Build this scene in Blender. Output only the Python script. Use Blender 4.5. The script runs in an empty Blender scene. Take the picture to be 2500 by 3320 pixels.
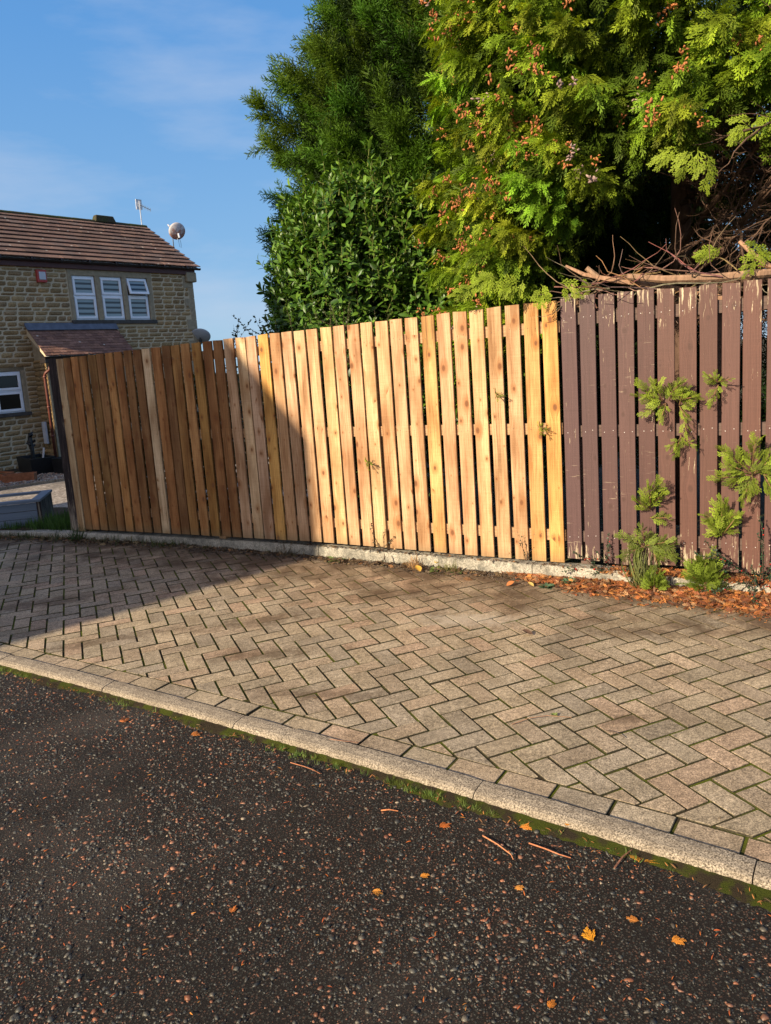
import bpy, math, random
import numpy as np
from mathutils import Vector, Matrix
R = math.radians
rng = np.random.default_rng(7)
random.seed(7)
sc = bpy.context.scene
col = sc.collection

# ------------------------------------------------------------------ camera
H = 1.569
cam_d = bpy.data.cameras.new('camera'); cam = bpy.data.objects.new('camera', cam_d); col.objects.link(cam); sc.camera = cam
cam_d.sensor_fit = 'HORIZONTAL'; cam_d.sensor_width = 36.0; cam_d.lens = 2419.8 * 36 / 2500
cam_d.shift_x = -0.0012; cam_d.shift_y = -112.2 / 2500
cam_d.clip_start = 0.05; cam_d.clip_end = 2000
rt = (0.9976818, -0.06805158, 0.0); fw = (-0.01062187, -0.15572372, 0.98774354); dn = (0.0672175, 0.98545376, 0.15608556)
ax_ = [Vector((rt[i], fw[i], -dn[i])) for i in range(3)]      # image right, down, forward in the world
M = Matrix.Identity(4)
for r_ in range(3):
    M[r_][0] = ax_[0][r_]; M[r_][1] = -ax_[1][r_]; M[r_][2] = -ax_[2][r_]
M[2][3] = H
cam.matrix_world = M

# ------------------------------------------------------------------ light
SUN_AZ = R(42); SUN_EL = R(24)              # azimuth in which the light travels, elevation
trav = Vector((math.cos(SUN_EL) * math.cos(SUN_AZ), math.cos(SUN_EL) * math.sin(SUN_AZ), -math.sin(SUN_EL)))
sun_d = bpy.data.lights.new('sun', 'SUN'); sun = bpy.data.objects.new('sun', sun_d); col.objects.link(sun)
sun_d.energy = 5.0; sun_d.angle = R(0.55); sun_d.color = (1.0, 0.85, 0.63)
sun.rotation_euler = trav.to_track_quat('-Z', 'Y').to_euler()
w = bpy.data.worlds.new('World'); sc.world = w; w.use_nodes = True
wn = w.node_tree.nodes; wl = w.node_tree.links; wn.clear()
sky = wn.new('ShaderNodeTexSky'); sky.sky_type = 'NISHITA'; sky.sun_disc = False
sky.sun_elevation = SUN_EL
to_sun = -trav
sky.sun_rotation = math.atan2(to_sun.x, to_sun.y)
sky.air_density = 1.0; sky.dust_density = 0.6; sky.ozone_density = 2.2; sky.altitude = 100
bg = wn.new('ShaderNodeBackground'); bg.inputs[1].default_value = 0.08
out = wn.new('ShaderNodeOutputWorld')
tc = wn.new('ShaderNodeTexCoord'); mp = wn.new('ShaderNodeMapping'); mp.inputs['Scale'].default_value = (1.3, 1.3, 5.0)
mp.inputs['Location'].default_value = (0.35, 0.1, 0.2)
nz = wn.new('ShaderNodeTexNoise'); nz.inputs['Scale'].default_value = 2.2; nz.inputs['Detail'].default_value = 7; nz.inputs['Roughness'].default_value = 0.55
rp = wn.new('ShaderNodeValToRGB'); rp.color_ramp.elements[0].position = 0.44; rp.color_ramp.elements[1].position = 0.75
rp.color_ramp.elements[0].color = (0, 0, 0, 1); rp.color_ramp.elements[1].color = (0.50, 0.50, 0.50, 1)
mx = wn.new('ShaderNodeMix'); mx.data_type = 'RGBA'; mx.inputs[7].default_value = (4.3, 4.8, 5.8, 1)
wl.new(tc.outputs['Generated'], mp.inputs['Vector']); wl.new(mp.outputs[0], nz.inputs['Vector']); wl.new(nz.outputs['Fac'], rp.inputs[0])
sx = wn.new('ShaderNodeSeparateXYZ'); wl.new(tc.outputs['Generated'], sx.inputs[0])
gr = wn.new('ShaderNodeValToRGB'); wl.new(sx.outputs[2], gr.inputs[0]); el = gr.color_ramp.elements
el[0].position = 0.0; el[0].color = (0.42, 0.68, 0.93, 1); el[1].position = 0.75; el[1].color = (0.075, 0.25, 0.66, 1)
e_ = el.new(0.12); e_.color = (0.27, 0.55, 0.91, 1); e_ = el.new(0.38); e_.color = (0.14, 0.41, 0.88, 1)
sc4 = wn.new('ShaderNodeVectorMath'); sc4.operation = 'SCALE'; sc4.inputs['Scale'].default_value = 6.2; wl.new(gr.outputs[0], sc4.inputs[0])
m2 = wn.new('ShaderNodeMix'); m2.data_type = 'RGBA'; m2.inputs[0].default_value = 0.85; wl.new(sky.outputs[0], m2.inputs[6]); wl.new(sc4.outputs[0], m2.inputs[7])
wl.new(rp.outputs[0], mx.inputs[0]); wl.new(m2.outputs[2], mx.inputs[6]); # warm glow added around the sun, behind the camera, to warm the shade
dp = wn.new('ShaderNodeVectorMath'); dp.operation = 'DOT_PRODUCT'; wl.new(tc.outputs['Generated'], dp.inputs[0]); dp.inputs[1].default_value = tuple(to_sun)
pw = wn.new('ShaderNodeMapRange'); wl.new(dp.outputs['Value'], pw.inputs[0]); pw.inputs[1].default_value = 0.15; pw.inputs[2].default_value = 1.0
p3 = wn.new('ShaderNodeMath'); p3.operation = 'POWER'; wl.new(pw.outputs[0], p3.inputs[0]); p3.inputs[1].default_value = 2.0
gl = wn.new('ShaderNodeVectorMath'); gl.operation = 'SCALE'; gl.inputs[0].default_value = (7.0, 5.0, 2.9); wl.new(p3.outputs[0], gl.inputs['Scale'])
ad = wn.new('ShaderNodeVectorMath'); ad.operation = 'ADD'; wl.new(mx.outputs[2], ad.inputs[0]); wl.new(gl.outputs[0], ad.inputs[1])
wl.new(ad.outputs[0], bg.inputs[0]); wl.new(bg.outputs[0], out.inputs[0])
sc.view_settings.view_transform = 'Standard'; sc.view_settings.look = 'None'; sc.view_settings.gamma = 1
sc.view_settings.exposure = 0.82
sc.render.engine = 'CYCLES'
sc.cycles.max_bounces = 6; sc.cycles.diffuse_bounces = 3; sc.cycles.transparent_max_bounces = 8

# ------------------------------------------------------------------ object helpers
def tag(o, label=None, cat=None, group=None, kind=None):
    if label: o['label'] = label
    if cat: o['category'] = cat
    if group: o['group'] = group
    if kind: o['kind'] = kind
    return o
def empty(name, loc, rz=0, label=None, cat=None, group=None):
    o = bpy.data.objects.new(name, None); col.objects.link(o); o.location = loc; o.rotation_euler = (0, 0, rz); o.empty_display_size = 0.1
    return tag(o, label, cat, group)
class MB:
    def __init__(s): s.v = []; s.f = []; s.c = []; s.cc = (1, 1, 1)
    def add(s, vs, fs, c=None):
        b = len(s.v); s.v += [tuple(map(float, p)) for p in vs]; s.f += [tuple(i + b for i in f) for f in fs]; s.c += [c or s.cc] * len(vs); return s
    def box(s, x0, x1, y0, y1, z0, z1, c=None, j=0.0):
        vs = [(x, y, z) for z in (z0, z1) for y in (y0, y1) for x in (x0, x1)]
        if j: vs = [tuple(a + random.uniform(-j, j) for a in p) for p in vs]
        return s.add(vs, [(0, 2, 3, 1), (4, 5, 7, 6), (0, 1, 5, 4), (2, 6, 7, 3), (0, 4, 6, 2), (1, 3, 7, 5)], c)
    def hexa(s, lo, hi, c=None):                                  # two quads, bottom and top
        return s.add(list(lo) + list(hi), [(3, 2, 1, 0), (4, 5, 6, 7)] + [(i, (i + 1) % 4, (i + 1) % 4 + 4, i + 4) for i in range(4)], c)
    def prism(s, pts, z0, z1, c=None, taper=0, dz=0):
        n = len(pts); s.add([(x, y, z0) for x, y in pts] + [(x, y, z1) for x, y in pts], [tuple(range(n))[::-1], tuple(range(n, 2 * n))] + [(i, (i + 1) % n, (i + 1) % n + n, i + n) for i in range(n)], c); return s
    def tube(s, pts, rad, n=6, c=None, cap=True):
        pts = [Vector(p) for p in pts]; rad = [rad] * len(pts) if not hasattr(rad, '__len__') else rad
        b = []; fs = []; up = Vector((0.13, 0.27, 0.95))
        for i, p in enumerate(pts):
            t = (pts[min(i + 1, len(pts) - 1)] - pts[max(i - 1, 0)]); t.normalize()
            a = t.cross(up)
            if a.length < 1e-3: a = t.cross(Vector((1, 0, 0)))
            a.normalize(); q = t.cross(a)
            for k in range(n):
                an = 2 * math.pi * k / n; b.append(p + (a * math.cos(an) + q * math.sin(an)) * rad[i])
        for i in range(len(pts) - 1):
            for k in range(n):
                fs.append((i * n + k, i * n + (k + 1) % n, (i + 1) * n + (k + 1) % n, (i + 1) * n + k))
        if cap: fs += [tuple(range(n))[::-1], tuple(range(len(b) - n, len(b)))]
        return s.add(b, fs, c)
    def build(s, name, mat, parent=None, smooth=False, bevel=0, **kw):
        me = bpy.data.meshes.new(name); me.from_pydata(s.v, [], s.f); me.update()
        ca = me.color_attributes.new('tint', 'FLOAT_COLOR', 'POINT')
        arr = np.ones((len(s.v), 4), np.float32)
        if s.c: arr[:, :3] = np.array(s.c, np.float32)
        ca.data.foreach_set('color', arr.ravel())
        if smooth: me.polygons.foreach_set('use_smooth', [True] * len(me.polygons))
        return link(name, me, mat, parent, bevel, **kw)
def link(name, me, mat, parent=None, bevel=0, **kw):
    me.materials.append(mat)
    o = bpy.data.objects.new(name, me); col.objects.link(o)
    if parent: o.parent = parent
    if bevel:
        m = o.modifiers.new('bevel', 'BEVEL'); m.width = bevel; m.segments = 2; m.limit_method = 'ANGLE'
    return tag(o, **kw)
def npmesh(name, V, F, C, mat, parent=None, **kw):                # V (n,3)  F (m,4) quads, C (n,3)
    me = bpy.data.meshes.new(name)
    k = F.shape[1]
    me.vertices.add(len(V)); me.vertices.foreach_set('co', V.astype(np.float32).ravel())
    me.loops.add(F.size); me.loops.foreach_set('vertex_index', F.astype(np.int32).ravel())
    me.polygons.add(len(F)); me.polygons.foreach_set('loop_start', (np.arange(len(F)) * k).astype(np.int32))
    me.update(calc_edges=True)
    ca = me.color_attributes.new('tint', 'FLOAT_COLOR', 'POINT')
    arr = np.ones((len(V), 4), np.float32); arr[:, :3] = C; ca.data.foreach_set('color', arr.ravel())
    return link(name, me, mat, parent, **kw)
class Cloud:                                                       # many stamped copies of a template in one mesh
    def __init__(s): s.V = []; s.F = []; s.C = []; s.n = 0
    def stamp(s, T, pos, ax, nrm, sc_, colr):
        V, F, cf = T; pos = np.asarray(pos, float); N = len(pos)
        if N == 0: return
        ax = np.asarray(ax, float); ax = ax / np.linalg.norm(ax, axis=1, keepdims=True)
        nrm = np.asarray(nrm, float); nrm = nrm - (nrm * ax).sum(1, keepdims=True) * ax
        nrm = nrm / (np.linalg.norm(nrm, axis=1, keepdims=True) + 1e-9)
        sd = np.cross(ax, nrm); sc_ = np.broadcast_to(np.asarray(sc_, float), (N,))[:, None, None]
        P = pos[:, None, :] + sc_ * (V[None, :, 0:1] * sd[:, None, :] + V[None, :, 1:2] * ax[:, None, :] + V[None, :, 2:3] * nrm[:, None, :])
        C = np.asarray(colr)[:, None, :] * cf[None, :, :]
        Fs = F[None] + (np.arange(N) * len(V))[:, None, None] + s.n
        s.V.append(P.reshape(-1, 3)); s.F.append(Fs.reshape(-1, F.shape[1])); s.C.append(C.reshape(-1, 3)); s.n += N * len(V)
    def build(s, name, mat, parent=None, **kw):
        return npmesh(name, np.concatenate(s.V), np.concatenate(s.F), np.concatenate(s.C), mat, parent, **kw)
def rnd(n, a, b): return rng.uniform(a, b, n)
def unit(a): return a / (np.linalg.norm(a, axis=-1, keepdims=True) + 1e-9)

# ------------------------------------------------------------------ material helpers
class NT:
    def __init__(s, name, rough=0.8, spec=0.3):
        s.m = bpy.data.materials.new(name); s.m.use_nodes = True; s.t = s.m.node_tree; s.n = s.t.nodes; s.p = s.n['Principled BSDF']
        s.p.inputs['Roughness'].default_value = rough; s.p.inputs['Specular IOR Level'].default_value = spec
    def node(s, typ, **kw):
        x = s.n.new(typ)
        for k, v in kw.items(): setattr(x, k, v)
        return x
    def put(s, sock, v):
        if isinstance(v, bpy.types.NodeSocket): s.t.links.new(v, sock)
        elif v is not None: sock.default_value = v
    def coord(s, k='Object'): return s.node('ShaderNodeTexCoord').outputs[k]
    def geo(s): return s.node('ShaderNodeNewGeometry').outputs['Position']
    def attr(s, name='tint'): return s.node('ShaderNodeAttribute', attribute_name=name).outputs['Color']
    def rand(s): return s.node('ShaderNodeObjectInfo').outputs['Random']
    def math(s, op, a, b=None, c=None, clamp=False):
        x = s.node('ShaderNodeMath', operation=op, use_clamp=clamp); s.put(x.inputs[0], a)
        if b is not None: s.put(x.inputs[1], b)
        if c is not None: s.put(x.inputs[2], c)
        return x.outputs[0]
    def vmath(s, op, a, b=None, scale=None):
        x = s.node('ShaderNodeVectorMath', operation=op); s.put(x.inputs[0], a)
        if b is not None: s.put(x.inputs[1], b)
        if scale is not None: s.put(x.inputs['Scale'], scale)
        return x.outputs['Value' if op in ('LENGTH', 'DOT_PRODUCT', 'DISTANCE') else 'Vector']
    def sep(s, v): x = s.node('ShaderNodeSeparateXYZ'); s.put(x.inputs[0], v); return x.outputs
    def comb(s, x_, y_, z_): x = s.node('ShaderNodeCombineXYZ'); s.put(x.inputs[0], x_); s.put(x.inputs[1], y_); s.put(x.inputs[2], z_); return x.outputs[0]
    def noise(s, v, scale, detail=3, rough=0.5, dist=0): 
        x = s.node('ShaderNodeTexNoise'); s.put(x.inputs['Vector'], v); s.put(x.inputs['Scale'], scale); s.put(x.inputs['Detail'], detail); s.put(x.inputs['Roughness'], rough); s.put(x.inputs['Distortion'], dist); return x.outputs['Fac']
    def voro(s, v, scale, out='Distance', feature='F1'):
        x = s.node('ShaderNodeTexVoronoi', feature=feature); s.put(x.inputs['Vector'], v); s.put(x.inputs['Scale'], scale); return x.outputs[out]
    def ramp(s, f, stops):
        x = s.node('ShaderNodeValToRGB'); s.put(x.inputs[0], f); e = x.color_ramp.elements
        while len(e) < len(stops): e.new(0.5)
        for q, (p, c) in zip(e, stops):
            q.position = p; q.color = (c, c, c, 1) if not hasattr(c, '__len__') else (*c, 1)
        return x.outputs[0]
    def mix(s, f, a, b, mode='MIX'):
        x = s.node('ShaderNodeMix', data_type='RGBA', blend_type=mode); s.put(x.inputs[0], f)
        s.put(x.inputs[6], a if isinstance(a, bpy.types.NodeSocket) else (*a, 1) if hasattr(a, '__len__') else (a, a, a, 1))
        s.put(x.inputs[7], b if isinstance(b, bpy.types.NodeSocket) else (*b, 1) if hasattr(b, '__len__') else (b, b, b, 1)); return x.outputs[2]
    def map(s, f, a, b, c=0.0, d=1.0):
        x = s.node('ShaderNodeMapRange'); s.put(x.inputs[0], f); x.inputs[1].default_value = a; x.inputs[2].default_value = b; x.inputs[3].default_value = c; x.inputs[4].default_value = d; return x.outputs[0]
    def bump(s, h, strength=0.5, dist=0.01):
        x = s.node('ShaderNodeBump'); s.put(x.inputs['Height'], h); x.inputs['Strength'].default_value = strength; x.inputs['Distance'].default_value = dist
        s.t.links.new(x.outputs[0], s.p.inputs['Normal'])
    def color(s, c): s.put(s.p.inputs['Base Color'], c if isinstance(c, bpy.types.NodeSocket) else (*c, 1)); return s
def plain(name, c, rough=0.6, spec=0.3, nscale=30, amt=0.25, metal=0, bump=0.0):
    t = NT(name, rough, spec); v = t.coord(); n = t.noise(v, nscale, 5, 0.6)
    t.color(t.mix(1.0, c, t.ramp(n, [(0.3, 1 - amt), (0.7, 1 + amt)]), 'MULTIPLY')); t.p.inputs['Metallic'].default_value = metal
    if bump: t.bump(n, bump, 0.005)
    return t.m
MAT = {}
# foliage: colour per spray, thin and translucent
def foliage(name, rough=0.6, spec=0.15, trans=0.35, tcol=(1.15, 1.15, 0.5)):
    t = NT(name, rough, spec); a = t.attr(); n = t.noise(t.geo(), 9, 3)
    c = t.mix(1.0, a, t.ramp(n, [(0.3, 0.75), (0.7, 1.25)]), 'MULTIPLY'); t.color(c)
    tr = t.node('ShaderNodeBsdfTranslucent'); t.put(tr.inputs['Color'], t.mix(1.0, c, tcol, 'MULTIPLY'))
    ms = t.node('ShaderNodeMixShader'); ms.inputs[0].default_value = trans
    t.t.links.new(t.p.outputs[0], ms.inputs[1]); t.t.links.new(tr.outputs[0], ms.inputs[2]); t.t.links.new(ms.outputs[0], t.n['Material Output'].inputs[0])
    return t.m
MAT['conifer'] = foliage('conifer_foliage')
MAT['laurel'] = foliage('laurel_leaf', 0.40, 0.32, 0.2)
MAT['grass'] = foliage('grass_blade', 0.6, 0.3, 0.3)
MAT['litter'] = foliage('dry_litter', 0.8, 0.2, 0.12, (1, 0.8, 0.5))
def m_bark():
    t = NT('bark', 0.9, 0.15); v = t.coord(); n = t.noise(t.vmath('MULTIPLY', v, (14, 14, 3)), 2.5, 6, 0.65); a = t.attr()
    t.color(t.mix(1.0, a, t.ramp(n, [(0.3, 0.55), (0.7, 1.35)]), 'MULTIPLY')); t.bump(n, 0.6, 0.01); return t.m
MAT['bark'] = m_bark()

def m_wood(name, painted=False):
    t = NT(name, 0.72, 0.25)
    v = t.coord(); r = t.math('MULTIPLY', t.rand(), 57.0); x, y, z = t.sep(v)
    p = t.comb(t.math('ADD', x, r), 0.0, t.math('ADD', z, t.math('MULTIPLY', r, 1.7)))
    S = (9.0, 1.0, 3.4)
    ps = t.vmath('MULTIPLY', p, S); pos = t.voro(ps, 1.0, 'Position')
    dl = t.vmath('DIVIDE', t.vmath('SUBTRACT', ps, pos), S)
    dl = t.vmath('MULTIPLY', dl, (1.0, 0.0, 0.62)); rr = t.vmath('LENGTH', dl)
    sz = t.math('ADD', 0.0022, t.math('MULTIPLY', t.math('POWER', t.sep(t.voro(ps, 1.0, 'Color'))[0], 1.6), 0.0145))   # knot radius
    km = t.math('SUBTRACT', 1.0, t.map(t.math('DIVIDE', rr, sz), 0.6, 1.15), clamp=True)
    halo = t.math('SUBTRACT', 1.0, t.map(t.math('DIVIDE', rr, sz), 1.0, 3.6), clamp=True)
    dx = t.sep(dl)[0]
    warp = t.math('MULTIPLY', dx, t.math('MULTIPLY', halo, -0.75))
    wv = t.math('MULTIPLY', t.math('SUBTRACT', t.noise(t.vmath('MULTIPLY', p, (2, 1, 1.1)), 1.0, 2), 0.5), 0.05)
    gx = t.math('ADD', t.math('ADD', t.sep(p)[0], warp), wv)
    g1 = t.noise(t.comb(t.math('MULTIPLY', gx, 130), 0, t.math('MULTIPLY', t.sep(p)[2], 1.6)), 1.0, 3, 0.6)
    g2 = t.noise(t.comb(t.math('MULTIPLY', gx, 520), 0, t.math('MULTIPLY', t.sep(p)[2], 14)), 1.0, 2, 0.6)
    saw = t.noise(t.comb(t.math('MULTIPLY', x, 6), r, t.math('MULTIPLY', z, 260)), 1.0, 1)      # saw marks across
    big = t.noise(t.comb(t.math('MULTIPLY', gx, 12), r, t.math('MULTIPLY', z, 2.2)), 1.0, 3)
    base = t.attr()
    g = t.math('ADD', t.math('MULTIPLY', g1, 0.6), t.math('ADD', t.math('MULTIPLY', g2, 0.28), t.math('MULTIPLY', saw, 0.12)))
    if not painted:
        c = t.mix(1.0, base, t.ramp(g, [(0.32, (0.40, 0.28, 0.18)), (0.43, (0.82, 0.74, 0.66)), (0.53, (1.04, 1.02, 1.0)), (0.66, (1.28, 1.26, 1.2))]), 'MULTIPLY')
        c = t.mix(1.0, c, t.ramp(big, [(0.32, (0.60, 0.50, 0.40)), (0.62, (1.12, 1.12, 1.09))]), 'MULTIPLY')
        c = t.mix(t.math('MULTIPLY', halo, 0.75), c, t.mix(1.0, base, (0.62, 0.42, 0.26), 'MULTIPLY'))
        ring = t.math('ADD', 0.5, t.math('MULTIPLY', t.math('SINE', t.math('MULTIPLY', rr, 2200)), 0.5))
        kc = t.mix(ring, (0.11, 0.042, 0.016), (0.21, 0.085, 0.032))
        c = t.mix(t.math('MULTIPLY', km, 0.9), c, kc)
        crack = t.map(t.noise(t.comb(t.math('MULTIPLY', gx, 60), t.math('ADD', r, 9), t.math('MULTIPLY', z, 0.7)), 1.0, 2), 0.30, 0.27)
        c = t.mix(t.math('MULTIPLY', crack, 0.55), c, (0.10, 0.05, 0.02))
        # damp foot of the board, with a ragged edge
        foot = t.map(t.math('ADD', z, t.math('MULTIPLY', big, -0.06)), 0.05, -0.02)
        c = t.mix(t.math('MULTIPLY', foot, 0.45), c, (0.16, 0.12, 0.06))
        t.color(c); t.bump(t.math('SUBTRACT', g, t.math('MULTIPLY', crack, 0.7)), 0.45, 0.003)
    else:
        pt = t.mix(1.0, base, t.ramp(g, [(0.3, 0.62), (0.55, 1.0), (0.75, 1.25)]), 'MULTIPLY')
        pt = t.mix(t.math('MULTIPLY', km, 0.45), pt, (0.05, 0.025, 0.018))
        wood = t.ramp(g1, [(0.3, (0.20, 0.14, 0.09)), (0.7, (0.56, 0.46, 0.31))])
        wear = t.noise(t.comb(t.math('MULTIPLY', gx, 95), r, t.math('MULTIPLY', z, 7)), 1.0, 4, 0.7)
        spots = t.noise(t.comb(t.math('MULTIPLY', x, 10), r, t.math('MULTIPLY', z, 3.2)), 1.0, 3)
        ends = t.math('MAXIMUM', t.map(t.math('ADD', z, t.math('MULTIPLY', spots, 0.28)), 1.60, 1.95), t.map(t.math('SUBTRACT', z, t.math('MULTIPLY', spots, 0.35)), 0.12, -0.15))
        th = t.math('ADD', wear, t.math('ADD', t.math('MULTIPLY', ends, 0.15), t.math('MULTIPLY', spots, 0.16)))
        m = t.map(t.math('ADD', t.math('SUBTRACT', th, 0.012), t.math('MULTIPLY', t.map(t.noise(t.comb(x, r, z), 5.0, 2), .5, .7), .05)), 0.755, 0.785)
        rub = t.math('MULTIPLY', t.map(t.noise(t.comb(t.math('MULTIPLY', x, 9), r, t.math('MULTIPLY', z, 110)), 1.0, 2), 0.66, 0.74), t.map(t.noise(t.comb(x, r, z), 3.0, 1), 0.56, 0.62))
        m = t.math('MAXIMUM', m, t.math('MULTIPLY', rub, 0.55))
        c = t.mix(m, pt, wood); t.color(c); t.p.inputs['Roughness'].default_value = 0.55
        t.bump(t.math('SUBTRACT', g, t.math('MULTIPLY', m, 0.4)), 0.5, 0.003)
    return t.m
MAT['wood'] = m_wood('sawn_softwood'); MAT['painted'] = m_wood('peeling_brown_paint', True)

def m_paver():
    t = NT('block_paving', 0.85, 0.25); v = t.geo(); a = t.attr()
    n1 = t.noise(v, 185, 4, 0.8); n2 = t.noise(v, 45, 5, 0.7); n3 = t.noise(v, 4, 5, 0.65); vr = t.voro(v, 330)
    c = t.mix(1.0, a, t.ramp(n1, [(0.36, 0.35), (0.5, 0.95), (0.64, 1.75)]), 'MULTIPLY')
    c = t.mix(1.0, c, t.ramp(n2, [(0.35, 0.66), (0.65, 1.25)]), 'MULTIPLY')
    c = t.mix(1.0, c, t.ramp(n3, [(0.35, (0.76, 0.73, 0.68)), (0.65, (1.14, 1.12, 1.10))]), 'MULTIPLY')
    # soil trodden along the fence kerb and a few smears: masks laid out in metres on the ground
    x, y, z = t.sep(v)
    dk = t.math('MULTIPLY', t.math('SUBTRACT', t.math('ADD', 5.60, t.math('MULTIPLY', x, -0.565)), y), 0.87)     # distance in front of the back kerb
    wob = t.noise(v, 3.2, 5, 0.65)
    dirt = t.map(t.math('SUBTRACT', dk, t.math('MULTIPLY', t.math('SUBTRACT', wob, 0.5), 3.4)), 0.95, 0.05)
    def blob(cx, cy, rx, ry, ang):
        dx = t.math('SUBTRACT', x, cx); dy = t.math('SUBTRACT', y, cy); ca, sa = math.cos(ang), math.sin(ang)
        u = t.math('ADD', t.math('MULTIPLY', dx, ca / rx), t.math('MULTIPLY', dy, sa / rx)); w_ = t.math('ADD', t.math('MULTIPLY', dx, -sa / ry), t.math('MULTIPLY', dy, ca / ry))
        d = t.math('SQRT', t.math('ADD', t.math('MULTIPLY', u, u), t.math('MULTIPLY', w_, w_)))
        return t.map(t.math('ADD', d, t.math('MULTIPLY', t.math('SUBTRACT', t.noise(v, 14, 4, 0.7), 0.5), 2.6)), 1.1, 0.2)
    for b in ((-0.85, 4.50, 0.50, 0.14, 0.2), (-0.77, 3.95, 0.42, 0.10, 0.0), (-0.10, 4.82, 0.42, 0.13, 0.0), (-1.75, 4.35, 0.42, 0.09, 0.3), (-0.40, 3.4, 0.40, 0.08, -0.2), (-2.6, 5.2, 0.6, 0.16, 0.2), (0.7, 4.65, 0.5, 0.16, -0.3), (0.95, 2.95, 0.10, 0.05, 0.2), (1.3, 3.9, .4, .1, -.3)):
        dirt = t.math('MAXIMUM', dirt, t.math('MULTIPLY', blob(*b), 0.75))
    c = t.mix(t.math('MULTIPLY', dirt, 0.88), c, t.mix(n2, (0.040, 0.024, 0.012), (0.115, 0.072, 0.040)))
    pale = blob(0.42, 4.28, 0.42, 0.14, -0.25)
    c = t.mix(t.math('MULTIPLY', pale, 0.5), c, (0.46, 0.40, 0.31))
    t.color(c); t.bump(t.math('ADD', n1, t.math('MULTIPLY', vr, -0.6)), 0.35, 0.002); return t.m
MAT['paver'] = m_paver()
def m_joint():
    t = NT('mossy_jointing_sand', 0.95, 0.1); v = t.geo(); n = t.noise(v, 5, 4, 0.6); f = t.noise(v, 200, 3, 0.7)
    c = t.mix(t.map(n, 0.42, 0.58), t.mix(f, (0.02, 0.015, 0.009), (0.06, 0.045, 0.024)), t.mix(f, (0.03, 0.035, 0.005), (0.15, 0.17, 0.015)))
    t.color(c); t.bump(f, 1.0, 0.004); return t.m
MAT['joint'] = m_joint()
def m_road():
    t = NT('worn_tarmac', 0.8, 0.25); v = t.geo()
    big = t.noise(v, 1.1, 5, 0.55); f = t.noise(v, 300, 4, 0.7); m = t.noise(v, 60, 3, 0.6); vd = t.voro(v, 135); vc = t.voro(v, 135, 'Color')
    c = t.mix(f, (0.003, 0.002, 0.0015), (0.022, 0.015, 0.009))
    chip = t.map(vd, 0.46, 0.38); cc = t.ramp(vc, [(0.0, (0.030, 0.031, 0.024)), (0.55, (0.075, 0.075, 0.058)), (0.75, (0.15, 0.07, 0.04)), (1.0, (0.12, 0.10, 0.075))])
    c = t.mix(t.math('MULTIPLY', chip, 0.55), c, cc)
    dust = t.map(big, 0.52, 0.70)
    c = t.mix(t.math('MULTIPLY', dust, 0.22), c, (0.16, 0.13, 0.105)); c = t.mix(t.math('MULTIPLY', t.map(t.noise(v, 2.3, 6, 0.7), 0.48, 0.62), 0.35), c, (0.012, 0.009, 0.006))
    t.color(c); t.put(t.p.inputs['Roughness'], t.map(m, 0.3, 0.7, 0.65, 0.9))
    t.bump(t.math('ADD', t.math('MULTIPLY', chip, 0.9), t.math('MULTIPLY', f, 0.7)), 1.0, 0.004); return t.m
MAT['road'] = m_road()
def m_chip():
    t = NT('road_chipping', 0.5, 0.5); v = t.geo(); n = t.noise(v, 500, 3, 0.7); a = t.attr()
    t.color(t.mix(1.0, a, t.ramp(n, [(0.3, 0.6), (0.7, 1.4)]), 'MULTIPLY')); t.bump(n, 0.3, 0.001); return t.m
MAT['chip'] = m_chip()
def m_concrete(name, c0, c1, dirt, scale=260, dark=0.6):
    t = NT(name, 0.88, 0.2); v = t.geo(); n1 = t.noise(v, scale, 3, 0.7); n2 = t.noise(v, 7, 5, 0.6); n3 = t.noise(t.vmath('MULTIPLY', v, (1, 1, 0.5)), 30, 5, 0.65)
    c = t.mix(t.ramp(n1, [(0.38, 0.0), (0.62, 1.0)]), c0, c1)
    c = t.mix(t.math('MULTIPLY', t.map(t.math('ADD', t.math('MULTIPLY', n2, 0.6), t.math('MULTIPLY', n3, 0.4)), 0.45, 0.62), dark), c, dirt)
    t.color(t.mix(1.0, c, t.attr(), 'MULTIPLY')); t.bump(t.math('ADD', n1, t.math('MULTIPLY', n3, 0.6)), 0.35, 0.003); return t.m
MAT['kerb'] = m_concrete('dropped_kerb_concrete', (0.065, 0.05, 0.034), (0.47, 0.385, 0.28), (0.13, 0.10, 0.07), 200, 0.55)
MAT['backkerb'] = m_concrete('old_kerb_concrete', (0.20, 0.18, 0.14), (0.50, 0.45, 0.36), (0.10, 0.095, 0.078), 110, 0.85)
def m_soil(name, a, b, c_, scale=40):
    t = NT(name, 0.95, 0.1); v = t.geo(); n = t.noise(v, scale, 6, 0.7); k = t.noise(v, 1.7, 4)
    t.color(t.mix(t.map(k, 0.45, 0.6), t.mix(n, a, b), c_)); t.bump(n, 1.0, 0.02); return t.m
MAT['soil'] = m_soil('garden_soil', (0.02, 0.014, 0.009), (0.10, 0.07, 0.045), (0.05, 0.055, 0.02))
MAT['dirt'] = m_soil('kerb_dirt', (0.025, 0.017, 0.010), (0.11, 0.075, 0.045), (0.06, 0.045, 0.03), 120)
def m_gravel():
    t = NT('drive_gravel', 0.85, 0.25); v = t.geo(); d = t.voro(v, 28); cc = t.voro(v, 28, 'Color'); k = t.noise(v, 1.5, 4)
    c = t.ramp(cc, [(0, (0.10, 0.085, 0.07)), (0.5, (0.26, 0.21, 0.16)), (1, (0.46, 0.40, 0.33))]); t.color(t.mix(t.map(k, 0.5, 0.7), c, (0.13, 0.11, 0.09))); t.bump(d, -1.0, 0.03); return t.m
MAT['gravel'] = m_gravel()
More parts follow.
